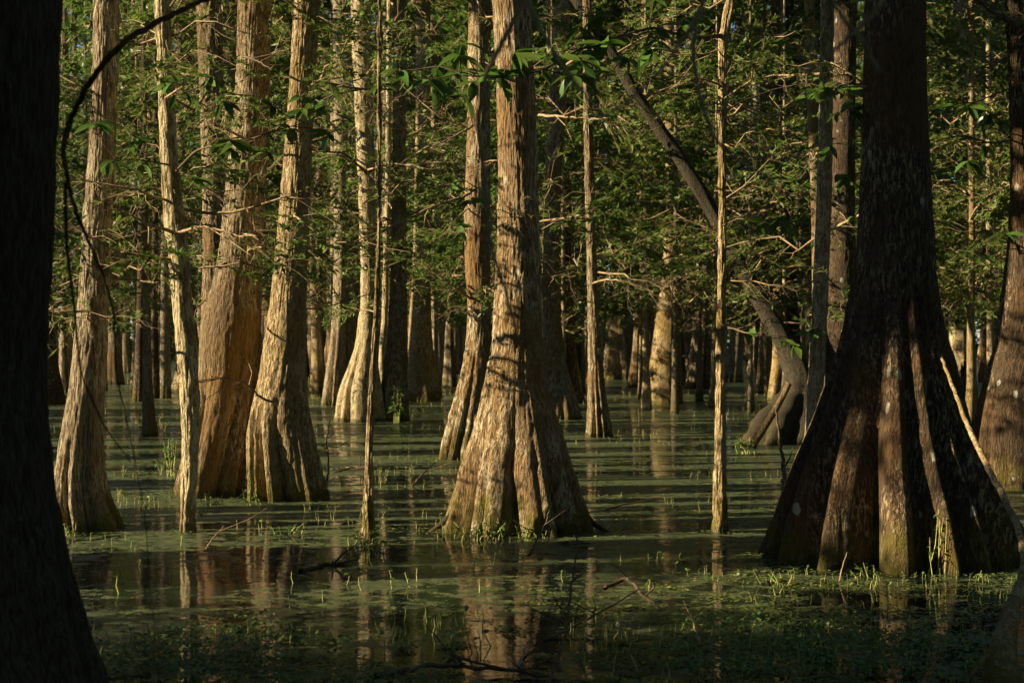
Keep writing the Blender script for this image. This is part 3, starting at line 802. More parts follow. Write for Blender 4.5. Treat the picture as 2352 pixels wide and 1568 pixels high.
# far-off wood closing every view
def far_wood():
    rng = np.random.default_rng(77)
    leaf, wood = MB(), MB()
    n = 95000
    az = np.where(rng.random(n) < 0.62, rng.normal(0, 0.30, n), rng.uniform(-PI, PI, n))
    r = rng.uniform(122, 165, n); z = 30 * rng.random(n) ** 1.05 * (0.8 + 0.35 * np.sin(az * 41) * np.sin(az * 17 + 1))
    P = np.stack([r * np.sin(az), r * np.cos(az), z + 0.3], 1)
    D = rng.normal(0, 1, (n, 3)) * np.array([1, 1, 0.35]); N = np.array([0, 0, 1.0]) + rng.normal(0, 0.5, (n, 3))
    leaf.leaves(P, D, N, rng.uniform(0.7, 1.7, n), rng.uniform(0.25, 0.6, n))
    for _ in range(420):
        a = rng.normal(0, 0.35) if rng.random() < 0.6 else rng.uniform(-PI, PI); rr = rng.uniform(118, 160)
        b = np.array([rr * math.sin(a), rr * math.cos(a), -0.2]); h = rng.uniform(14, 24)
        Pp = np.stack([b, b + [0, 0, 1.5], b + [rng.normal(0, .4), 0, h * 0.5], b + [rng.normal(0, .8), 0, h]])
        wood.tube(Pp, np.array([0.55, 0.3, 0.22, 0.06]) * rng.uniform(0.7, 1.3), 6)
    V1, F1 = wood.data(); V2, F2 = leaf.data()
    me = make_mesh('distant_wood', np.concatenate([V1, V2]), np.concatenate([F1, F2 + len(V1)]), [BARK['tan'], NEEDLE],
                   np.concatenate([np.zeros(len(F1)), np.ones(len(F2))]), False)
    o = link('distant_wood', me)
    tag(o, 'distant wood of trunks and foliage closing the view behind the swamp', 'wood', kind='stuff')
far_wood()

# ------------------------------------------------------------------ broad-leaved branches (each leaf its own piece)
def leaf_mesh(seed):
    rng = np.random.default_rng(seed)
    n = 7; t = np.linspace(0, 1, n)
    w = 0.19 * np.sin(PI * t ** 0.85) ** 0.9 + 0.004
    zc = -rng.uniform(0.1, 0.4) * t ** 2 + 0.05 * t
    V = []
    for i in range(n):
        e = 0.25 * w[i]
        V += [(t[i], -w[i], zc[i] + e), (t[i], 0, zc[i]), (t[i], w[i], zc[i] + e)]
    F = []
    for i in range(n - 1):
        a = 3 * i; F += [(a, a + 1, a + 4, a + 3), (a + 1, a + 2, a + 5, a + 4)]
    return make_mesh('leaf', V, F, [BROAD])
LEAF = [leaf_mesh(i) for i in range(5)]

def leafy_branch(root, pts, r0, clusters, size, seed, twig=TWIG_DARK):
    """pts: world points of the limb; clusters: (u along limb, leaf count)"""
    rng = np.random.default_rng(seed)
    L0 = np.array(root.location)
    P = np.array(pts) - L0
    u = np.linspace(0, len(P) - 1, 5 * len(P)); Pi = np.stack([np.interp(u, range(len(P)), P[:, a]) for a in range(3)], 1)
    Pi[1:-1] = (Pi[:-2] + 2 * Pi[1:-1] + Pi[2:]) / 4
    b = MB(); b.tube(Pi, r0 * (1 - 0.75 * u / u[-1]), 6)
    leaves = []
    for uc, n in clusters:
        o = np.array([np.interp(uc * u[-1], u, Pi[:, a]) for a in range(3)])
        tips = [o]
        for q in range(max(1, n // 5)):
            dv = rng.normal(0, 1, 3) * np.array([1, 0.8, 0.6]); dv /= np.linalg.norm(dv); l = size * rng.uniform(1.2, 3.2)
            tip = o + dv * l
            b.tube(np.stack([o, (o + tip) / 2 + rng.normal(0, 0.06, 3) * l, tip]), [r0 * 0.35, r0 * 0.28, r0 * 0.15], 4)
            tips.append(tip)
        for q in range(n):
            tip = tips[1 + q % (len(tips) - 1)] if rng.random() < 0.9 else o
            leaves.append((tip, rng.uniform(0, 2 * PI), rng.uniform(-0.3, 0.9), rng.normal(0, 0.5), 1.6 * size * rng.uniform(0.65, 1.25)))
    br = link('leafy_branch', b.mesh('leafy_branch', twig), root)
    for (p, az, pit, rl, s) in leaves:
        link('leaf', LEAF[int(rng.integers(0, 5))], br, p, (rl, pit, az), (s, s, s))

pole = T['pole']; pr = pole['root']; pd = pole['d']
leafy_branch(pr, [W(1660, 80, pd), W(1590, 90, pd - 0.5), W(1500, 62, pd - 1.4), W(1400, 92, pd - 2.2), W(1320, 118, pd - 2.8), W(1240, 165, pd - 3.2), W(1120, 182, pd - 3.4), W(1000, 150, pd - 3.4)],
             0.016, [(0.24, 8), (0.30, 12), (0.36, 14), (0.42, 18), (0.47, 20), (0.54, 18), (0.62, 12), (0.70, 9), (0.76, 10), (0.82, 14), (0.88, 16), (0.93, 16), (0.99, 16)], 0.12, 1)
leafy_branch(pr, [W(1658, 260, pd), W(1700, 235, pd + 0.3), W(1780, 205, pd + 0.5), W(1850, 190, pd + 0.4), W(1890, 200, pd + 0.3)], 0.010, [(0.75, 6), (0.9, 8), (1.0, 10)], 0.11, 2)
leafy_branch(pr, [W(1655, 520, pd), W(1700, 500, pd - 0.3), W(1745, 520, pd - 0.5), W(1790, 500, pd - 0.5)], 0.008, [(0.5, 5), (0.8, 6), (1.0, 6)], 0.13, 3)
pl = T['pale_lean']; lr = pl['root']; ld = pl['d']
leafy_branch(lr, [W(392, 240, ld), W(385, 225, ld - 0.5), W(420, 210, ld - 0.9), W(450, 215, ld - 1.0)], 0.010, [(0.5, 10), (0.8, 9), (1.0, 7)], 0.13, 4)
leafy_branch(lr, [W(395, 380, ld), W(350, 372, ld - 0.4), W(300, 365, ld - 0.8), W(255, 372, ld - 0.9)], 0.010, [(0.2, 8), (0.65, 7), (0.9, 9), (1.0, 7)], 0.12, 5)
leafy_branch(lr, [W(398, 400, ld), W(450, 345, ld - 0.5), W(510, 330, ld - 0.9), W(575, 320, ld - 1.2), W(640, 298, ld - 1.4), W(700, 282, ld - 1.5)], 0.013, [(0.1, 9), (0.35, 9), (0.5, 8), (0.62, 8), (0.78, 8), (0.9, 6), (1.0, 6)], 0.11, 6)
tb = T['tan_bottle']; tr_ = tb['root']; td = tb['d']
leafy_branch(tr_, [W(690, 250, td), W(685, 225, td - 0.6), W(715, 205, td - 0.9), W(760, 190, td - 1.0)], 0.009, [(0.4, 6), (0.7, 8), (1.0, 6)], 0.13, 7)
leafy_branch(tr_, [W(690, 215, td), W(760, 205, td - 0.4), W(830, 180, td - 0.8), W(900, 172, td - 1.1), W(960, 185, td - 1.3)], 0.011, [(0.5, 5), (0.7, 7), (0.85, 6), (1.0, 8)], 0.12, 17)
rb = T['right_big']; rr_ = rb['root']; rd = rb['d']
leafy_branch(rr_, [W(2000, 205, rd), W(1975, 200, rd - 0.1), W(1930, 185, rd + 0.2), W(1900, 178, rd + 0.3)], 0.008, [(0.7, 5), (0.9, 6), (1.0, 6)], 0.10, 8)
leafy_branch(rr_, [W(1990, 300, rd), W(1968, 280, rd + 0.1), W(1955, 255, rd + 0.1), W(1958, 230, rd + 0.1)], 0.007, [(0.5, 5), (0.8, 5), (1.0, 5)], 0.11, 9)
leafy_branch(rr_, [W(1985, 440, rd), W(1962, 420, rd), W(1955, 400, rd)], 0.006, [(0.6, 4), (1.0, 5)], 0.10, 19)
re = T['right_edge']; er = re['root']; ed = re['d']
leafy_branch(er, [W(2330, 200, ed), W(2290, 215, ed - 0.4), W(2240, 235, ed - 0.8), W(2190, 240, ed - 1.0), W(2150, 255, ed - 1.2)], 0.013, [(0.35, 8), (0.55, 8), (0.75, 9), (0.9, 7), (1.0, 7)], 0.15, 10)
leafy_branch(er, [W(2335, 330, ed), W(2300, 300, ed - 0.4), W(2270, 290, ed - 0.6), W(2220, 300, ed - 0.7)], 0.011, [(0.4, 8), (0.7, 9), (1.0, 8)], 0.14, 11)
leafy_branch(er, [W(2330, 560, ed), W(2300, 545, ed - 0.3), W(2250, 560, ed - 0.5), W(2200, 575, ed - 0.5)], 0.011, [(0.4, 7), (0.7, 7), (1.0, 8)], 0.13, 12)
bc = T['behind_centre']; br_ = bc['root']; bd = bc['d']
leafy_branch(br_, [W(1085, 470, bd), W(1050, 500, bd - 0.5), W(1020, 540, bd - 0.9), W(985, 555, bd - 1.1)], 0.013, [(0.6, 5), (1.0, 8)], 0.15, 13, TWIG)
leafy_branch(br_, [W(1090, 430, bd), W(1070, 415, bd - 0.7), W(1045, 412, bd - 1.2)], 0.010, [(1.0, 7)], 0.16, 14, TWIG)
for (x, y, kk, L, az) in ((1500, 215, 0, 2.2, 0.4), (1560, 300, 1, 2.0, 3.6), (1640, 440, 3, 2.4, 0.2), (1690, 540, 4, 2.0, 2.9), (1735, 620, 0, 2.2, 4.4), (1790, 720, 1, 1.8, 3.4), (1800, 740, 6, 1.8, 5.2)):
    p = W(x, y, 28.5 + 2.0 * (1 - (y + 60) / 1100)) - np.array(leaning.location)
    b = link('branch', BR[kk][0], leaning, p, (R.normal(0, 0.4), -0.2, az), (L, L, L)); link('foliage', BR[kk][1], b)
leafy_branch(leaning, [W(1820, 800, 28), W(1830, 790, 26.5), W(1815, 775, 25.8), W(1770, 770, 25.5)], 0.012, [(0.4, 8), (0.7, 9), (1.0, 7)], 0.15, 15)

# bare lit limbs seen against the trunks
def bare_limb(t, pts, r0, seed, mat=TWIG, dd=None, fork=True):
    rng = np.random.default_rng(seed); d = dd if dd else t['d']
    P = np.array([W(x, y, d - o) for x, y, o in pts]) - np.array(t['root'].location)
    u = np.linspace(0, len(P) - 1, 6 * len(P)); Pi = np.stack([np.interp(u, range(len(P)), P[:, a]) for a in range(3)], 1)
    for _ in range(2): Pi[1:-1] = (Pi[:-2] + Pi[1:-1] + Pi[2:]) / 3
    Pi += rng.normal(0, r0 * 0.25, Pi.shape)
    b = MB(); b.tube(Pi, r0 * (1 - 0.7 * u / u[-1]), 6)
    if fork:
        for i in range(len(Pi) // 4, len(Pi), 3):
            dv = (Pi[min(i + 1, len(Pi) - 1)] - Pi[i - 1]); dv /= np.linalg.norm(dv); dv = dv + rng.normal(0, 0.55, 3); l = rng.uniform(0.1, 0.4)
            b.tube(np.stack([Pi[i], Pi[i] + dv * l * 0.5 + rng.normal(0, .02, 3), Pi[i] + dv * l]), np.array([0.4, 0.3, 0.12]) * r0, 4)
    link('limb', b.mesh('limb', mat), t['root'])
bare_limb(T['orange_wide'], [(470, 690, 0.6), (455, 705, 0.9), (430, 660, 1.0)], 0.012, 1)
bare_limb(T['tan_bottle'], [(635, 925, 0.35), (600, 915, 0.6), (565, 880, 0.8), (530, 865, 0.9), (460, 878, 1.0)], 0.016, 2)
bare_limb(T['behind_centre'], [(1090, 435, 0.3), (1060, 455, 0.8), (1020, 465, 1.2), (960, 490, 1.5), (900, 520, 1.8), (800, 560, 2.2)], 0.022, 3)
bare_limb(T['behind_centre'], [(1085, 290, 0.3), (1050, 310, 0.8), (1010, 330, 1.2), (950, 350, 1.6)], 0.018, 4)
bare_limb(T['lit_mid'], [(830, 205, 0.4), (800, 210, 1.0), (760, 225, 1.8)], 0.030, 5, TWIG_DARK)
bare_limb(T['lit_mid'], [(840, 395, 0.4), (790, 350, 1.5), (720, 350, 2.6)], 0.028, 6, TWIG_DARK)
bare_limb(T['lit_mid'], [(845, 390, 0.4), (900, 375, 1.0), (960, 380, 1.6), (1000, 370, 2.0)], 0.022, 7)
bare_limb(T['orange_wide'], [(560, 130, 0.4), (590, 140, 0.9), (625, 160, 1.2)], 0.016, 8, TWIG_DARK)
bare_limb(T['pale_lean'], [(405, 535, 0.2), (350, 520, 0.7), (300, 495, 1.0), (265, 478, 1.2)], 0.018, 9)
bare_limb(T['pale_lean'], [(410, 535, 0.2), (450, 520, 0.6), (500, 525, 0.8), (560, 545, 1.0)], 0.016, 10)
bare_limb(T['tan_bottle'], [(640, 580, 0.2), (615, 560, 0.5), (585, 530, 0.8), (540, 540, 1.0)], 0.014, 11)
bare_limb(T['pole'], [(1655, 745, 0.05), (1700, 760, 0.2), (1750, 772, 0.3), (1775, 775, 0.35)], 0.010, 12)
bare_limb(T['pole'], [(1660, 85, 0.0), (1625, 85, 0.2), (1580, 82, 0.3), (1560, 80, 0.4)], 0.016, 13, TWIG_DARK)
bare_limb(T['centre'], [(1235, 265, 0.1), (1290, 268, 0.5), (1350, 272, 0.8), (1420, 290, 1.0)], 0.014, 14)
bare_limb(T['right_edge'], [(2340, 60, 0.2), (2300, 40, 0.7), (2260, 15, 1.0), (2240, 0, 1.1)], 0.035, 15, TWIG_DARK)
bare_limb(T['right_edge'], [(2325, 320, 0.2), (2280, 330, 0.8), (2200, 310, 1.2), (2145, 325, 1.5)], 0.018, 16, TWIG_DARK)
bare_limb(T['slim_right'], [(1362, 650, 0.1), (1400, 640, 0.5), (1450, 650, 0.8), (1500, 670, 1.0)], 0.020, 17)
bare_limb(T['right_big'], [(1990, 200, 0.3), (1950, 200, 0.2), (1920, 203, 0.1)], 0.010, 18, TWIG, fork=False)

# ------------------------------------------------------------------ arching limb, overhead limb and the hanging vines near the lens
fl = T['fore_left']
def world_tube(name, root, pts, radii, mat, k=8, jitter=0.0, seed=0):
    P = np.array(pts) - (np.array(root.location) if root is not None else 0)
    u = np.linspace(0, len(P) - 1, 8 * len(P)); Pi = np.stack([np.interp(u, range(len(P)), P[:, a]) for a in range(3)], 1)
    for _ in range(4): Pi[1:-1] = (Pi[:-2] + Pi[1:-1] + Pi[2:]) / 3
    rng = np.random.default_rng(seed)
    if jitter: Pi += rng.normal(0, jitter, Pi.shape)
    b = MB(); b.tube(Pi, np.interp(u, range(len(P)), radii), k)
    return link(name, b.mesh(name, mat), root)
av = thing('arching_vine', 'black arching vine sweeping over beside the massive shaded trunk', 'vine', tuple(W(380, 1880, 6.4) * np.array([1, 1, 0])))
world_tube('stem', av, [W(385, 1930, 6.4), W(360, 1500, 6.4), W(330, 1150, 6.4), W(290, 960, 6.3), W(265, 850, 6.2), W(262, 720, 6.2), W(235, 620, 6.2), W(185, 520, 6.2), W(158, 430, 6.2), W(146, 350, 6.2), W(152, 295, 6.2), W(190, 215, 6.1), W(232, 150, 6.0), W(290, 92, 6.0), W(380, 40, 6.1), W(470, 0, 6.2), W(640, -70, 6.4), W(900, -330, 5.2)],
           [0.002, 0.002, 0.002, 0.0025, 0.003, 0.004, 0.005, 0.007, 0.008, 0.0095, 0.0105, 0.011, 0.0115, 0.0115, 0.011, 0.0105, 0.009, 0.008], BARK['dark'], 10, 0.002, 3)
world_tube('side_shoot', av, [W(150, 420, 6.2), W(152, 560, 6.25), W(170, 700, 6.3), W(185, 860, 6.3), W(240, 980, 6.3), W(300, 1060, 6.3)], [0.007, 0.006, 0.005, 0.004, 0.003, 0.002], BARK['mud'], 6)
limb_z = 3.55
limb = [np.array([-2.0, 7.3, 4.0]), np.array([-1.2, 5.6, 3.9]), np.array([-0.4, 4.3, limb_z]), np.array([0.7, 4.1, limb_z]), np.array([1.7, 4.2, limb_z + 0.05]), np.array([2.6, 4.5, limb_z + 0.2])]
world_tube('overhead_limb', fl['root'], limb, [0.07, 0.06, 0.05, 0.04, 0.03, 0.02], BARK['dark'], 10)
def vine(label, pts, Y, r, mat, seed):
    P = [W(x, y, Y) for x, y in pts]
    top = np.array([P[0][0], 4.15, limb_z])
    P = [top] + P
    o = thing('hanging_vine', label, 'vine', tuple(top), 'vines hanging near the lens')
    world_tube('stem', o, P, np.linspace(r, r * 0.45, len(P)), mat, 8, 0.0015, seed)
VINE = simple('vine_bark', (0.22, 0.16, 0.10), 0.8, 0.3, 30)
VINE_PALE = simple('vine_bark_pale', (0.20, 0.165, 0.11), 0.8, 0.3, 30)
vine('brown blurred vine hanging down across the flaking ivory-brown trunk', [(1215, -60), (1190, 30), (1155, 95), (1112, 175), (1098, 280), (1108, 360), (1118, 460), (1125, 560), (1160, 660), (1185, 760)], 4.3, 0.0085, VINE, 1)
vine('thin pale blurred twig slanting from the top of the flaking trunk', [(1205, -40), (1225, 40), (1290, 150), (1355, 235), (1412, 288)], 3.9, 0.0065, VINE_PALE, 2)
vine('long pale blurred twig curving across the slim pole trunk', [(1640, -70), (1600, 50), (1590, 110), (1605, 220), (1640, 320), (1700, 372), (1785, 422)], 3.9, 0.008, VINE_PALE, 3)
vine('faint blurred twig sagging in front of the leaning dark tree', [(1650, -90), (1600, 40), (1530, 150), (1450, 228), (1400, 262), (1320, 275)], 3.6, 0.005, VINE_PALE, 4)
vine('short pale blurred twig crossing beside the huge dark trunk', [(1890, -60), (1912, 8), (1945, 50), (1985, 100), (2020, 170)], 3.9, 0.008, VINE_PALE, 5)
vine('blurred twig crossing over the black shaded trunk top', [(2080, -80), (2000, 40), (1950, 85), (1905, 125), (1850, 168)], 3.8, 0.007, VINE_PALE, 6)

# bent stem that leans on the huge dark trunk and dives into the near water
bs = thing('bent_stem', 'long bent stem leaning off the huge trunk down to the near water', 'stem', tuple(W(2290, 1600, 8.7) * np.array([1, 1, 0])))
world_tube('stem', bs, [W(2140, 760, 14.0), W(2170, 840, 13.3), W(2195, 905, 12.7), W(2222, 975, 12.2), W(2262, 1060, 11.6), W(2305, 1140, 11.0), W(2340, 1215, 10.4), W(2354, 1285, 9.9), W(2345, 1335, 9.6), W(2325, 1400, 9.3), W(2305, 1470, 9.0), W(2300, 1540, 8.8), W(2310, 1620, 8.6), W(2315, 1700, 8.6)],
           [0.010, 0.013, 0.015, 0.018, 0.020, 0.021, 0.021, 0.022, 0.028, 0.045, 0.065, 0.09, 0.12, 0.14], BARK['tan'], 16, 0.002, 4)
world_tube('root', bs, [W(2300, 1480, 8.95), W(2270, 1500, 8.8), W(2240, 1535, 8.7), W(2215, 1580, 8.65)], [0.02, 0.016, 0.012, 0.008], BARK['tan'], 8, 0.002, 5)

# ------------------------------------------------------------------ floating sticks
def stick(label, pts, r, seed, name='floating_stick', forks=2, mat=TWIG_DARK):
    rng = np.random.default_rng(seed)
    P = []
    for x, y, h in pts:
        Y = F_PX * EYE / (y - HY); P.append(np.array([(x - CX) / F_PX * Y, Y, h]))
    P = np.array(P); base = P.mean(0); base[2] = 0
    o = thing(name, label, 'stick', tuple(base))
    P = P - base
    u = np.linspace(0, len(P) - 1, 6 * len(P)); Pi = np.stack([np.interp(u, range(len(P)), P[:, a]) for a in range(3)], 1)
    Pi[1:-1] = (Pi[:-2] + Pi[1:-1] + Pi[2:]) / 3; Pi += rng.normal(0, r * 0.3, Pi.shape)
    b = MB(); b.tube(Pi, r * (1 - 0.6 * u / u[-1]), 6)
    link('shaft', b.mesh('shaft', mat), o)
    for i in range(forks):
        q = Pi[int(len(Pi) * rng.uniform(0.3, 0.8))]; dv = np.array([rng.normal(0, 1), rng.normal(0, 0.6), abs(rng.normal(0, 0.5)) + 0.2]); l = rng.uniform(0.08, 0.25)
        b = MB(); b.tube(np.stack([q, q + dv * l * 0.5 + rng.normal(0, 0.02, 3), q + dv * l]), [r * 0.5, r * 0.4, r * 0.15], 4)
        link('twig', b.mesh('twig', mat), o)
stick('black stick floating flat in the pool reflections near the sapling', [(690, 1312, 0.0), (740, 1300, 0.01), (790, 1296, 0.015), (822, 1290, 0.03)], 0.022, 1)
stick('dark branch lying in the weeds of the shaded near water', [(1390, 1385, 0.10), (1440, 1380, 0.16), (1490, 1395, 0.05), (1520, 1400, 0.0)], 0.016, 2, forks=4)
stick('pale dead twig poking from the near weeds', [(1190, 1535, 0.0), (1205, 1500, 0.02), (1225, 1475, 0.05)], 0.010, 3, forks=0, mat=TWIG)
stick('thin dead twig lying across the near water before the flared trunk', [(1250, 1470, 0.0), (1330, 1450, 0.05), (1400, 1430, 0.10), (1470, 1400, 0.14)], 0.009, 4, forks=4)
stick('forked dead twig standing in the pool before the slim pole trunk', [(1610, 1480, 0.0), (1590, 1440, 0.05), (1570, 1410, 0.09)], 0.009, 5, forks=2, mat=TWIG)
stick('fine dead twig sticking up from the shallows between sapling and flared trunk', [(945, 1118, 0.0), (970, 1112, 0.12), (1000, 1110, 0.26)], 0.012, 6)
stick('sunken black branch among sunlit duckweed behind the sapling', [(770, 1085, 0.0), (810, 1080, 0.05), (850, 1082, 0.06), (905, 1078, 0.05)], 0.014, 7, forks=5)
stick('thin stick rising from the water next to the tan bottle-shaped trunk', [(752, 1105, 0.0), (755, 1103, 0.25), (750, 1102, 0.5), (758, 1102, 0.75)], 0.014, 8, forks=4)
stick('dead twig lying on water beyond the flared trunk foot', [(1385, 1172, 0.0), (1440, 1168, 0.05), (1490, 1165, 0.10)], 0.010, 9)
stick('upright bare twig in the shaded water before the huge trunk', [(1928, 1335, 0.0), (1935, 1333, 0.1), (1945, 1333, 0.21)], 0.008, 10, forks=0, mat=TWIG)
stick('dark stake leaning in the water beside the huge trunk buttress', [(1800, 1125, 0.0), (1802, 1122, 0.25), (1790, 1120, 0.55), (1783, 1120, 0.9)], 0.030, 11, forks=1)
stick('thin black twig in the pool at the foot of the cream trunk', [(470, 1265, 0.0), (490, 1250, 0.06), (515, 1240, 0.13)], 0.008, 12, forks=1, mat=TWIG)
stick('black broken branch half sunk in the near weeds', [(860, 1560, 0.02), (1000, 1552, 0.06), (1150, 1548, 0.03), (1300, 1562, 0.0)], 0.016, 13, forks=5)
stick('curled vine-like branch rising from the near weeds below the flared trunk', [(1255, 1590, 0.0), (1300, 1540, 0.2), (1310, 1520, 0.4), (1330, 1500, 0.62), (1300, 1500, 0.8)], 0.009, 14, forks=4)
stick('black root arching in the water at the sunlit foot of the flared trunk', [(1215, 1275, 0.0), (1235, 1250, 0.06), (1255, 1240, 0.16), (1262, 1240, 0.28)], 0.012, 15, forks=2)

# ------------------------------------------------------------------ small plants and water sprouts
def base_plant(label, x, y, n, h, seed, s=0.05):
    rng = np.random.default_rng(seed); Y = F_PX * EYE / (y - HY)
    o = thing('leafy_plant', label, 'plant', ((x - CX) / F_PX * Y, Y, 0))
    for i in range(n):
        a = rng.uniform(0, 2 * PI); rr = rng.uniform(0, 0.16); b0 = np.array([rr * math.cos(a), rr * math.sin(a) * 0.6, -0.02]); hh = h * rng.uniform(0.5, 1.15)
        tip = b0 + np.array([rng.normal(0, 0.05), rng.normal(0, 0.05), hh])
        b = MB(); b.tube(np.stack([b0, (b0 + tip) / 2 + rng.normal(0, 0.01, 3), tip]), [0.004, 0.0035, 0.002], 4)
        st = link('stem', b.mesh('stem', STEM), o)
        for q in range(int(rng.integers(3, 6))):
            p = b0 + (tip - b0) * rng.uniform(0.5, 1.0)
            link('leaf', LEAF[int(rng.integers(0, 5))], st, p, (rng.normal(0, .3), rng.uniform(-0.4, 0.5), rng.uniform(0, 6.28)), (s * rng.uniform(0.7, 1.3),) * 3)
PLANTS = [('leafy clump growing at the lit mossy foot of the flared trunk', 1130, 1238, 12, 0.22, 1, 0.055), ('leafy sprouts in the sunlit shallows right before the flared trunk', 1075, 1240, 9, 0.16, 2, 0.05),
          ('small leafy clump on the shaded side of the flared trunk foot', 1205, 1240, 8, 0.16, 3, 0.05), ('sprouting clump around the split foot of the thin pole sapling', 835, 1256, 12, 0.14, 4, 0.045),
          ('leafy shrub growing against the mossy brown trunk behind the cream one', 392, 1092, 14, 0.45, 5, 0.08), ('bushy plant at the shaded base of the orange trunk behind the ivory one', 910, 970, 12, 0.75, 6, 0.14),
          ('tuft of green at the mossy foot of the tan bottle-shaped trunk', 592, 1160, 7, 0.2, 7, 0.05), ('low plant at the foot of the wide rusty orange trunk', 480, 1165, 7, 0.2, 8, 0.05),
          ('yellow-green tuft standing in the shallows behind the sapling', 880, 1108, 12, 0.2, 9, 0.04), ('leafy sprig in the dark hollow of the huge buttress', 2160, 1318, 5, 0.45, 10, 0.06),
          ('low sprouts on the shaded waterline before the huge trunk', 2000, 1325, 8, 0.12, 11, 0.04), ('pair of sprouts at the corner of the huge trunk foot', 1775, 1340, 6, 0.14, 12, 0.05),
          ('leafy plant on the waterline below the grey peeling trunk', 150, 1232, 7, 0.14, 13, 0.045), ('tall sprout among sunlit sprouts near the amber mossed trunk', 1320, 905, 6, 1.0, 14, 0.12),
          ('bush beside the torn foot of the leaning dark tree', 1715, 1042, 12, 0.3, 15, 0.09), ('green bush around the splintered red-brown stump', 2222, 930, 14, 0.7, 16, 0.14),
          ('small clump in the pool near the tan bottle-shaped trunk', 668, 1225, 9, 0.12, 17, 0.05)]
for a in PLANTS: base_plant(*a)

def seedlings():
    rng = np.random.default_rng(15)
    kinds = []
    for i in range(7):
        h = rng.uniform(0.05, 0.12); b = MB(); c = rng.normal(0, 0.012, 2)
        P = np.array([[0, 0, -0.03], [c[0], c[1], h * 0.5], [c[0] * 0.4 + rng.normal(0, 0.008), c[1], h]])
        b.tube(P, [0.0042, 0.0036, 0.0022], 5); kinds.append((b.mesh('stem', STEM), P[-1]))
    n = 0
    zones = [((210, 720), (1455, 1535), 62, 'in the patch beside the massive black shaded trunk'), ((860, 1130), (1420, 1510), 48, 'in the near patch where the flaking trunk is mirrored'),
             ((1050, 1260), (1236, 1258), 22, 'in the sunny row at the foot of the flaking trunk'), ((780, 900), (1248, 1275), 20, 'around the split foot of the thin sapling'),
             ((1500, 2300), (1450, 1566), 60, 'in the dark shallows before the huge trunk, beside the bent stem'), ((600, 1500), (1270, 1420), 26, 'scattered through the open mirror-like pool'),
             ((1280, 1480), (1420, 1560), 30, 'among the dead branches in the near weeds'), ((130, 420), (1250, 1400), 12, 'in the water below the grey peeling trunk'),
             ((1700, 2250), (1315, 1400), 16, 'close along the waterline of the huge trunk')]
    for (xa, xb), (ya, yb), m, where in zones:
        for _ in range(m):
            x = rng.uniform(xa, xb); y = rng.uniform(ya, yb); Y = F_PX * EYE / (y - HY)
            t = thing('seedling', 'round-leaved seedling ' + where, 'plant', ((x - CX) / F_PX * Y, Y, 0), 'seedlings ' + where)
            me, tip = kinds[n % 7]; k = rng.uniform(0.6, 1.25)
            st = link('stem', me, t, (0, 0, 0), (rng.normal(0, .2), rng.normal(0, .2), rng.uniform(0, 6.28)), (k, k, k))
            if rng.random() < 0.7:
                for q in range(int(rng.integers(1, 3))):
                    sl = rng.uniform(0.028, 0.05)
                    link('leaf', LEAF[n % 5], st, tip, (rng.normal(0, .3), rng.uniform(-0.2, 0.5), rng.uniform(0, 6.28)), (sl, sl * 1.6, sl))
            n += 1
seedlings()

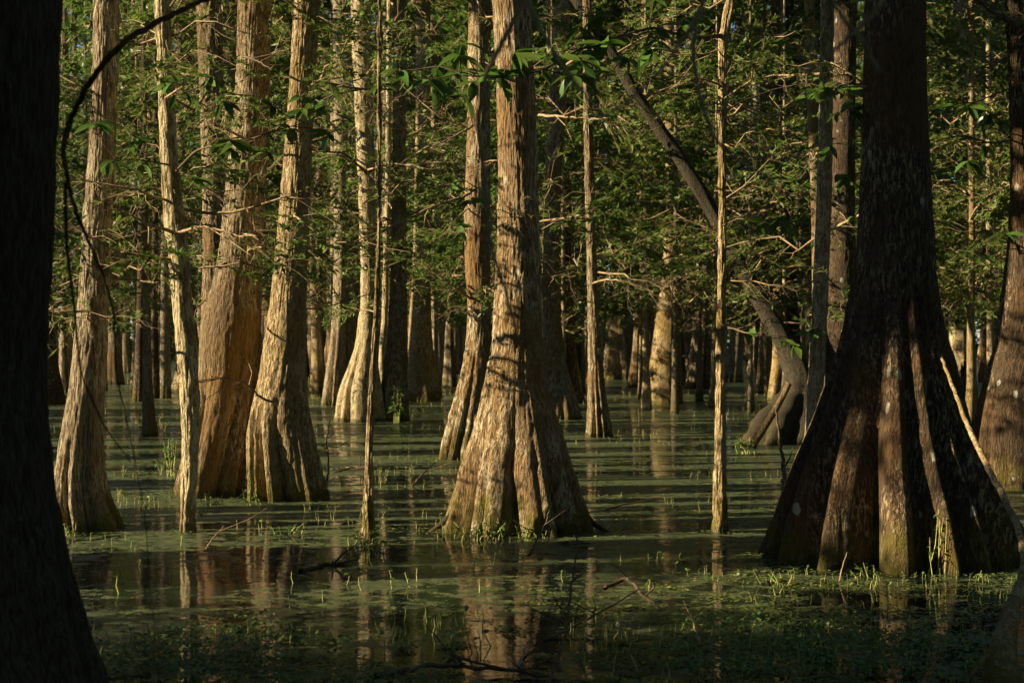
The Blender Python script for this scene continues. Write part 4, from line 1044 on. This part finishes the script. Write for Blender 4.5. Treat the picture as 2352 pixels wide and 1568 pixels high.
def sprouts():
    rng = np.random.default_rng(5)
    stem, leaf = MB(), MB()
    pts = []
    def clump(n, ylo, yhi, hlo, hhi, thr, xl=-60, xr=2420):
        k = 0
        while k < n:
            y = rng.uniform(ylo, yhi); x = rng.uniform(xl, xr)
            Y = F_PX * EYE / (y - HY); X = (x - CX) / F_PX * Y
            dens = vnoise(np.array([X * 0.55 + 20]), np.array([Y * 0.55]), 1)[0] * 0.6 + vnoise(np.array([X * 1.7 + 9]), np.array([Y * 1.2]), 2)[0] * 0.4
            if dens < thr: continue
            pts.append((X, Y, rng.uniform(hlo, hhi))); k += 1
    clump(300, 1440, 1640, 0.03, 0.08, 0.55)
    clump(160, 1240, 1440, 0.03, 0.07, 0.60)
    clump(600, 1000, 1240, 0.03, 0.10, 0.64)
    clump(1700, 880, 1000, 0.06, 0.16, 0.58)
    clump(700, 845, 880, 0.12, 0.40, 0.4)
    for X, Y, h in pts:
        b0 = np.array([X, Y, -0.02]); ln = rng.normal(0, 0.18, 2) * h
        tip = b0 + np.array([ln[0], ln[1], h + 0.02])
        stem.tube(np.stack([b0, (b0 + tip) / 2 + np.array([ln[1], 0, 0]) * 0.2, tip]), np.array([1.0, 0.9, 0.5]) * (0.0017 + 0.00005 * Y), 3)
        if rng.random() < 0.45:
            m = int(rng.integers(1, 4)); Pq = np.repeat(tip[None, :], m, 0) - np.array([0, 0, 0.2 * h]) * rng.random((m, 1))
            D = np.stack([rng.normal(0, 1, m), rng.normal(0, 1, m), rng.uniform(-0.1, 0.6, m)], 1)
            leaf.leaves(Pq, D, np.array([0, 0, 1.0]) + rng.normal(0, 0.4, (m, 3)), rng.uniform(0.02, 0.045, m), rng.uniform(0.012, 0.024, m))
    # broad low weed carpet close to the lens
    n = 34000; ys = rng.uniform(1420, 1720, n); Y = F_PX * EYE / (ys - HY); X = (rng.uniform(-100, 2450, n) - CX) / F_PX * Y
    dens = vnoise(X * 1.1 + 30, Y * 1.4, 3) * 0.6 + vnoise(X * 3.1, Y * 3.3, 4) * 0.4 + (ys - 1500) / 900
    ok = dens > 0.52; X, Y = X[ok], Y[ok]; m = len(X)
    leaf.leaves(np.stack([X, Y, rng.uniform(0.005, 0.07, m)], 1), np.stack([rng.normal(0, 1, m), rng.normal(0, 1, m), rng.normal(0.1, 0.35, m)], 1),
                np.array([0, 0, 1.0]) + rng.normal(0, 0.35, (m, 3)), rng.uniform(0.018, 0.042, m), rng.uniform(0.012, 0.026, m))
    o = link('water_sprouts', stem.mesh('water_sprouts', STEM)); tag(o, 'thin pale green sprouts standing all over the shallow water', 'sprouts', kind='stuff')
    o = link('water_weeds', leaf.mesh('water_weeds', WEED, False)); tag(o, 'small dark leaves of low weeds carpeting the near water', 'weeds', kind='stuff')
sprouts()

def duckweed():
    rng = np.random.default_rng(44)
    P = []
    # loose rafts over the open water
    n = 120000
    ys = 862 + (1600 - 862) * rng.random(n) ** 0.8; Y = F_PX * EYE / (ys - HY); X = (rng.uniform(-60, 2410, n) - CX) / F_PX * Y
    dens = vnoise(X * 0.45 + 40, Y * 0.45, 5) * 0.40 + vnoise(X * 1.9 + 3, Y * 1.9, 6) * 0.35 + vnoise(X * 6.3, Y * 6.3, 7) * 0.25
    ok = dens > 0.56 + 0.05 * (Y < 14.5)
    P.append(np.stack([X[ok], Y[ok]], 1)[:36000])
    # rims of it pushed against the trunks
    for key, t in T.items():
        if t['d'] > 32: continue
        x, y, r = t['at'](0.0); m = int(260 * max(0.4, r / 0.5))
        a = rng.uniform(0, 2 * PI, m); q = r * (0.93 + 0.10 * rng.random(m)) + np.abs(rng.normal(0, 0.10, m))
        P.append(np.stack([t['x'] + x + q * np.cos(a), t['d'] + y + q * np.sin(a)], 1))
    P = np.concatenate(P); m = len(P); a = rng.uniform(0, 2 * PI, m)
    leaf = MB()
    leaf.leaves(np.column_stack([P, rng.uniform(0.004, 0.014, m)]), np.stack([np.cos(a), np.sin(a), rng.normal(0, 0.10, m)], 1), np.array([0, 0, 1.0]) + rng.normal(0, 0.15, (m, 3)),
                rng.uniform(0.014, 0.045, m), rng.uniform(0.010, 0.032, m))
    o = link('duckweed', leaf.mesh('duckweed', leafmat('duckweed', (0.060, 0.085, 0.028), (0.12, 0.15, 0.045), (0.22, 0.24, 0.07), 0.15), False))
    tag(o, 'loose yellow-green duckweed floating in rafts and rims on the water', 'duckweed', kind='stuff')
duckweed()
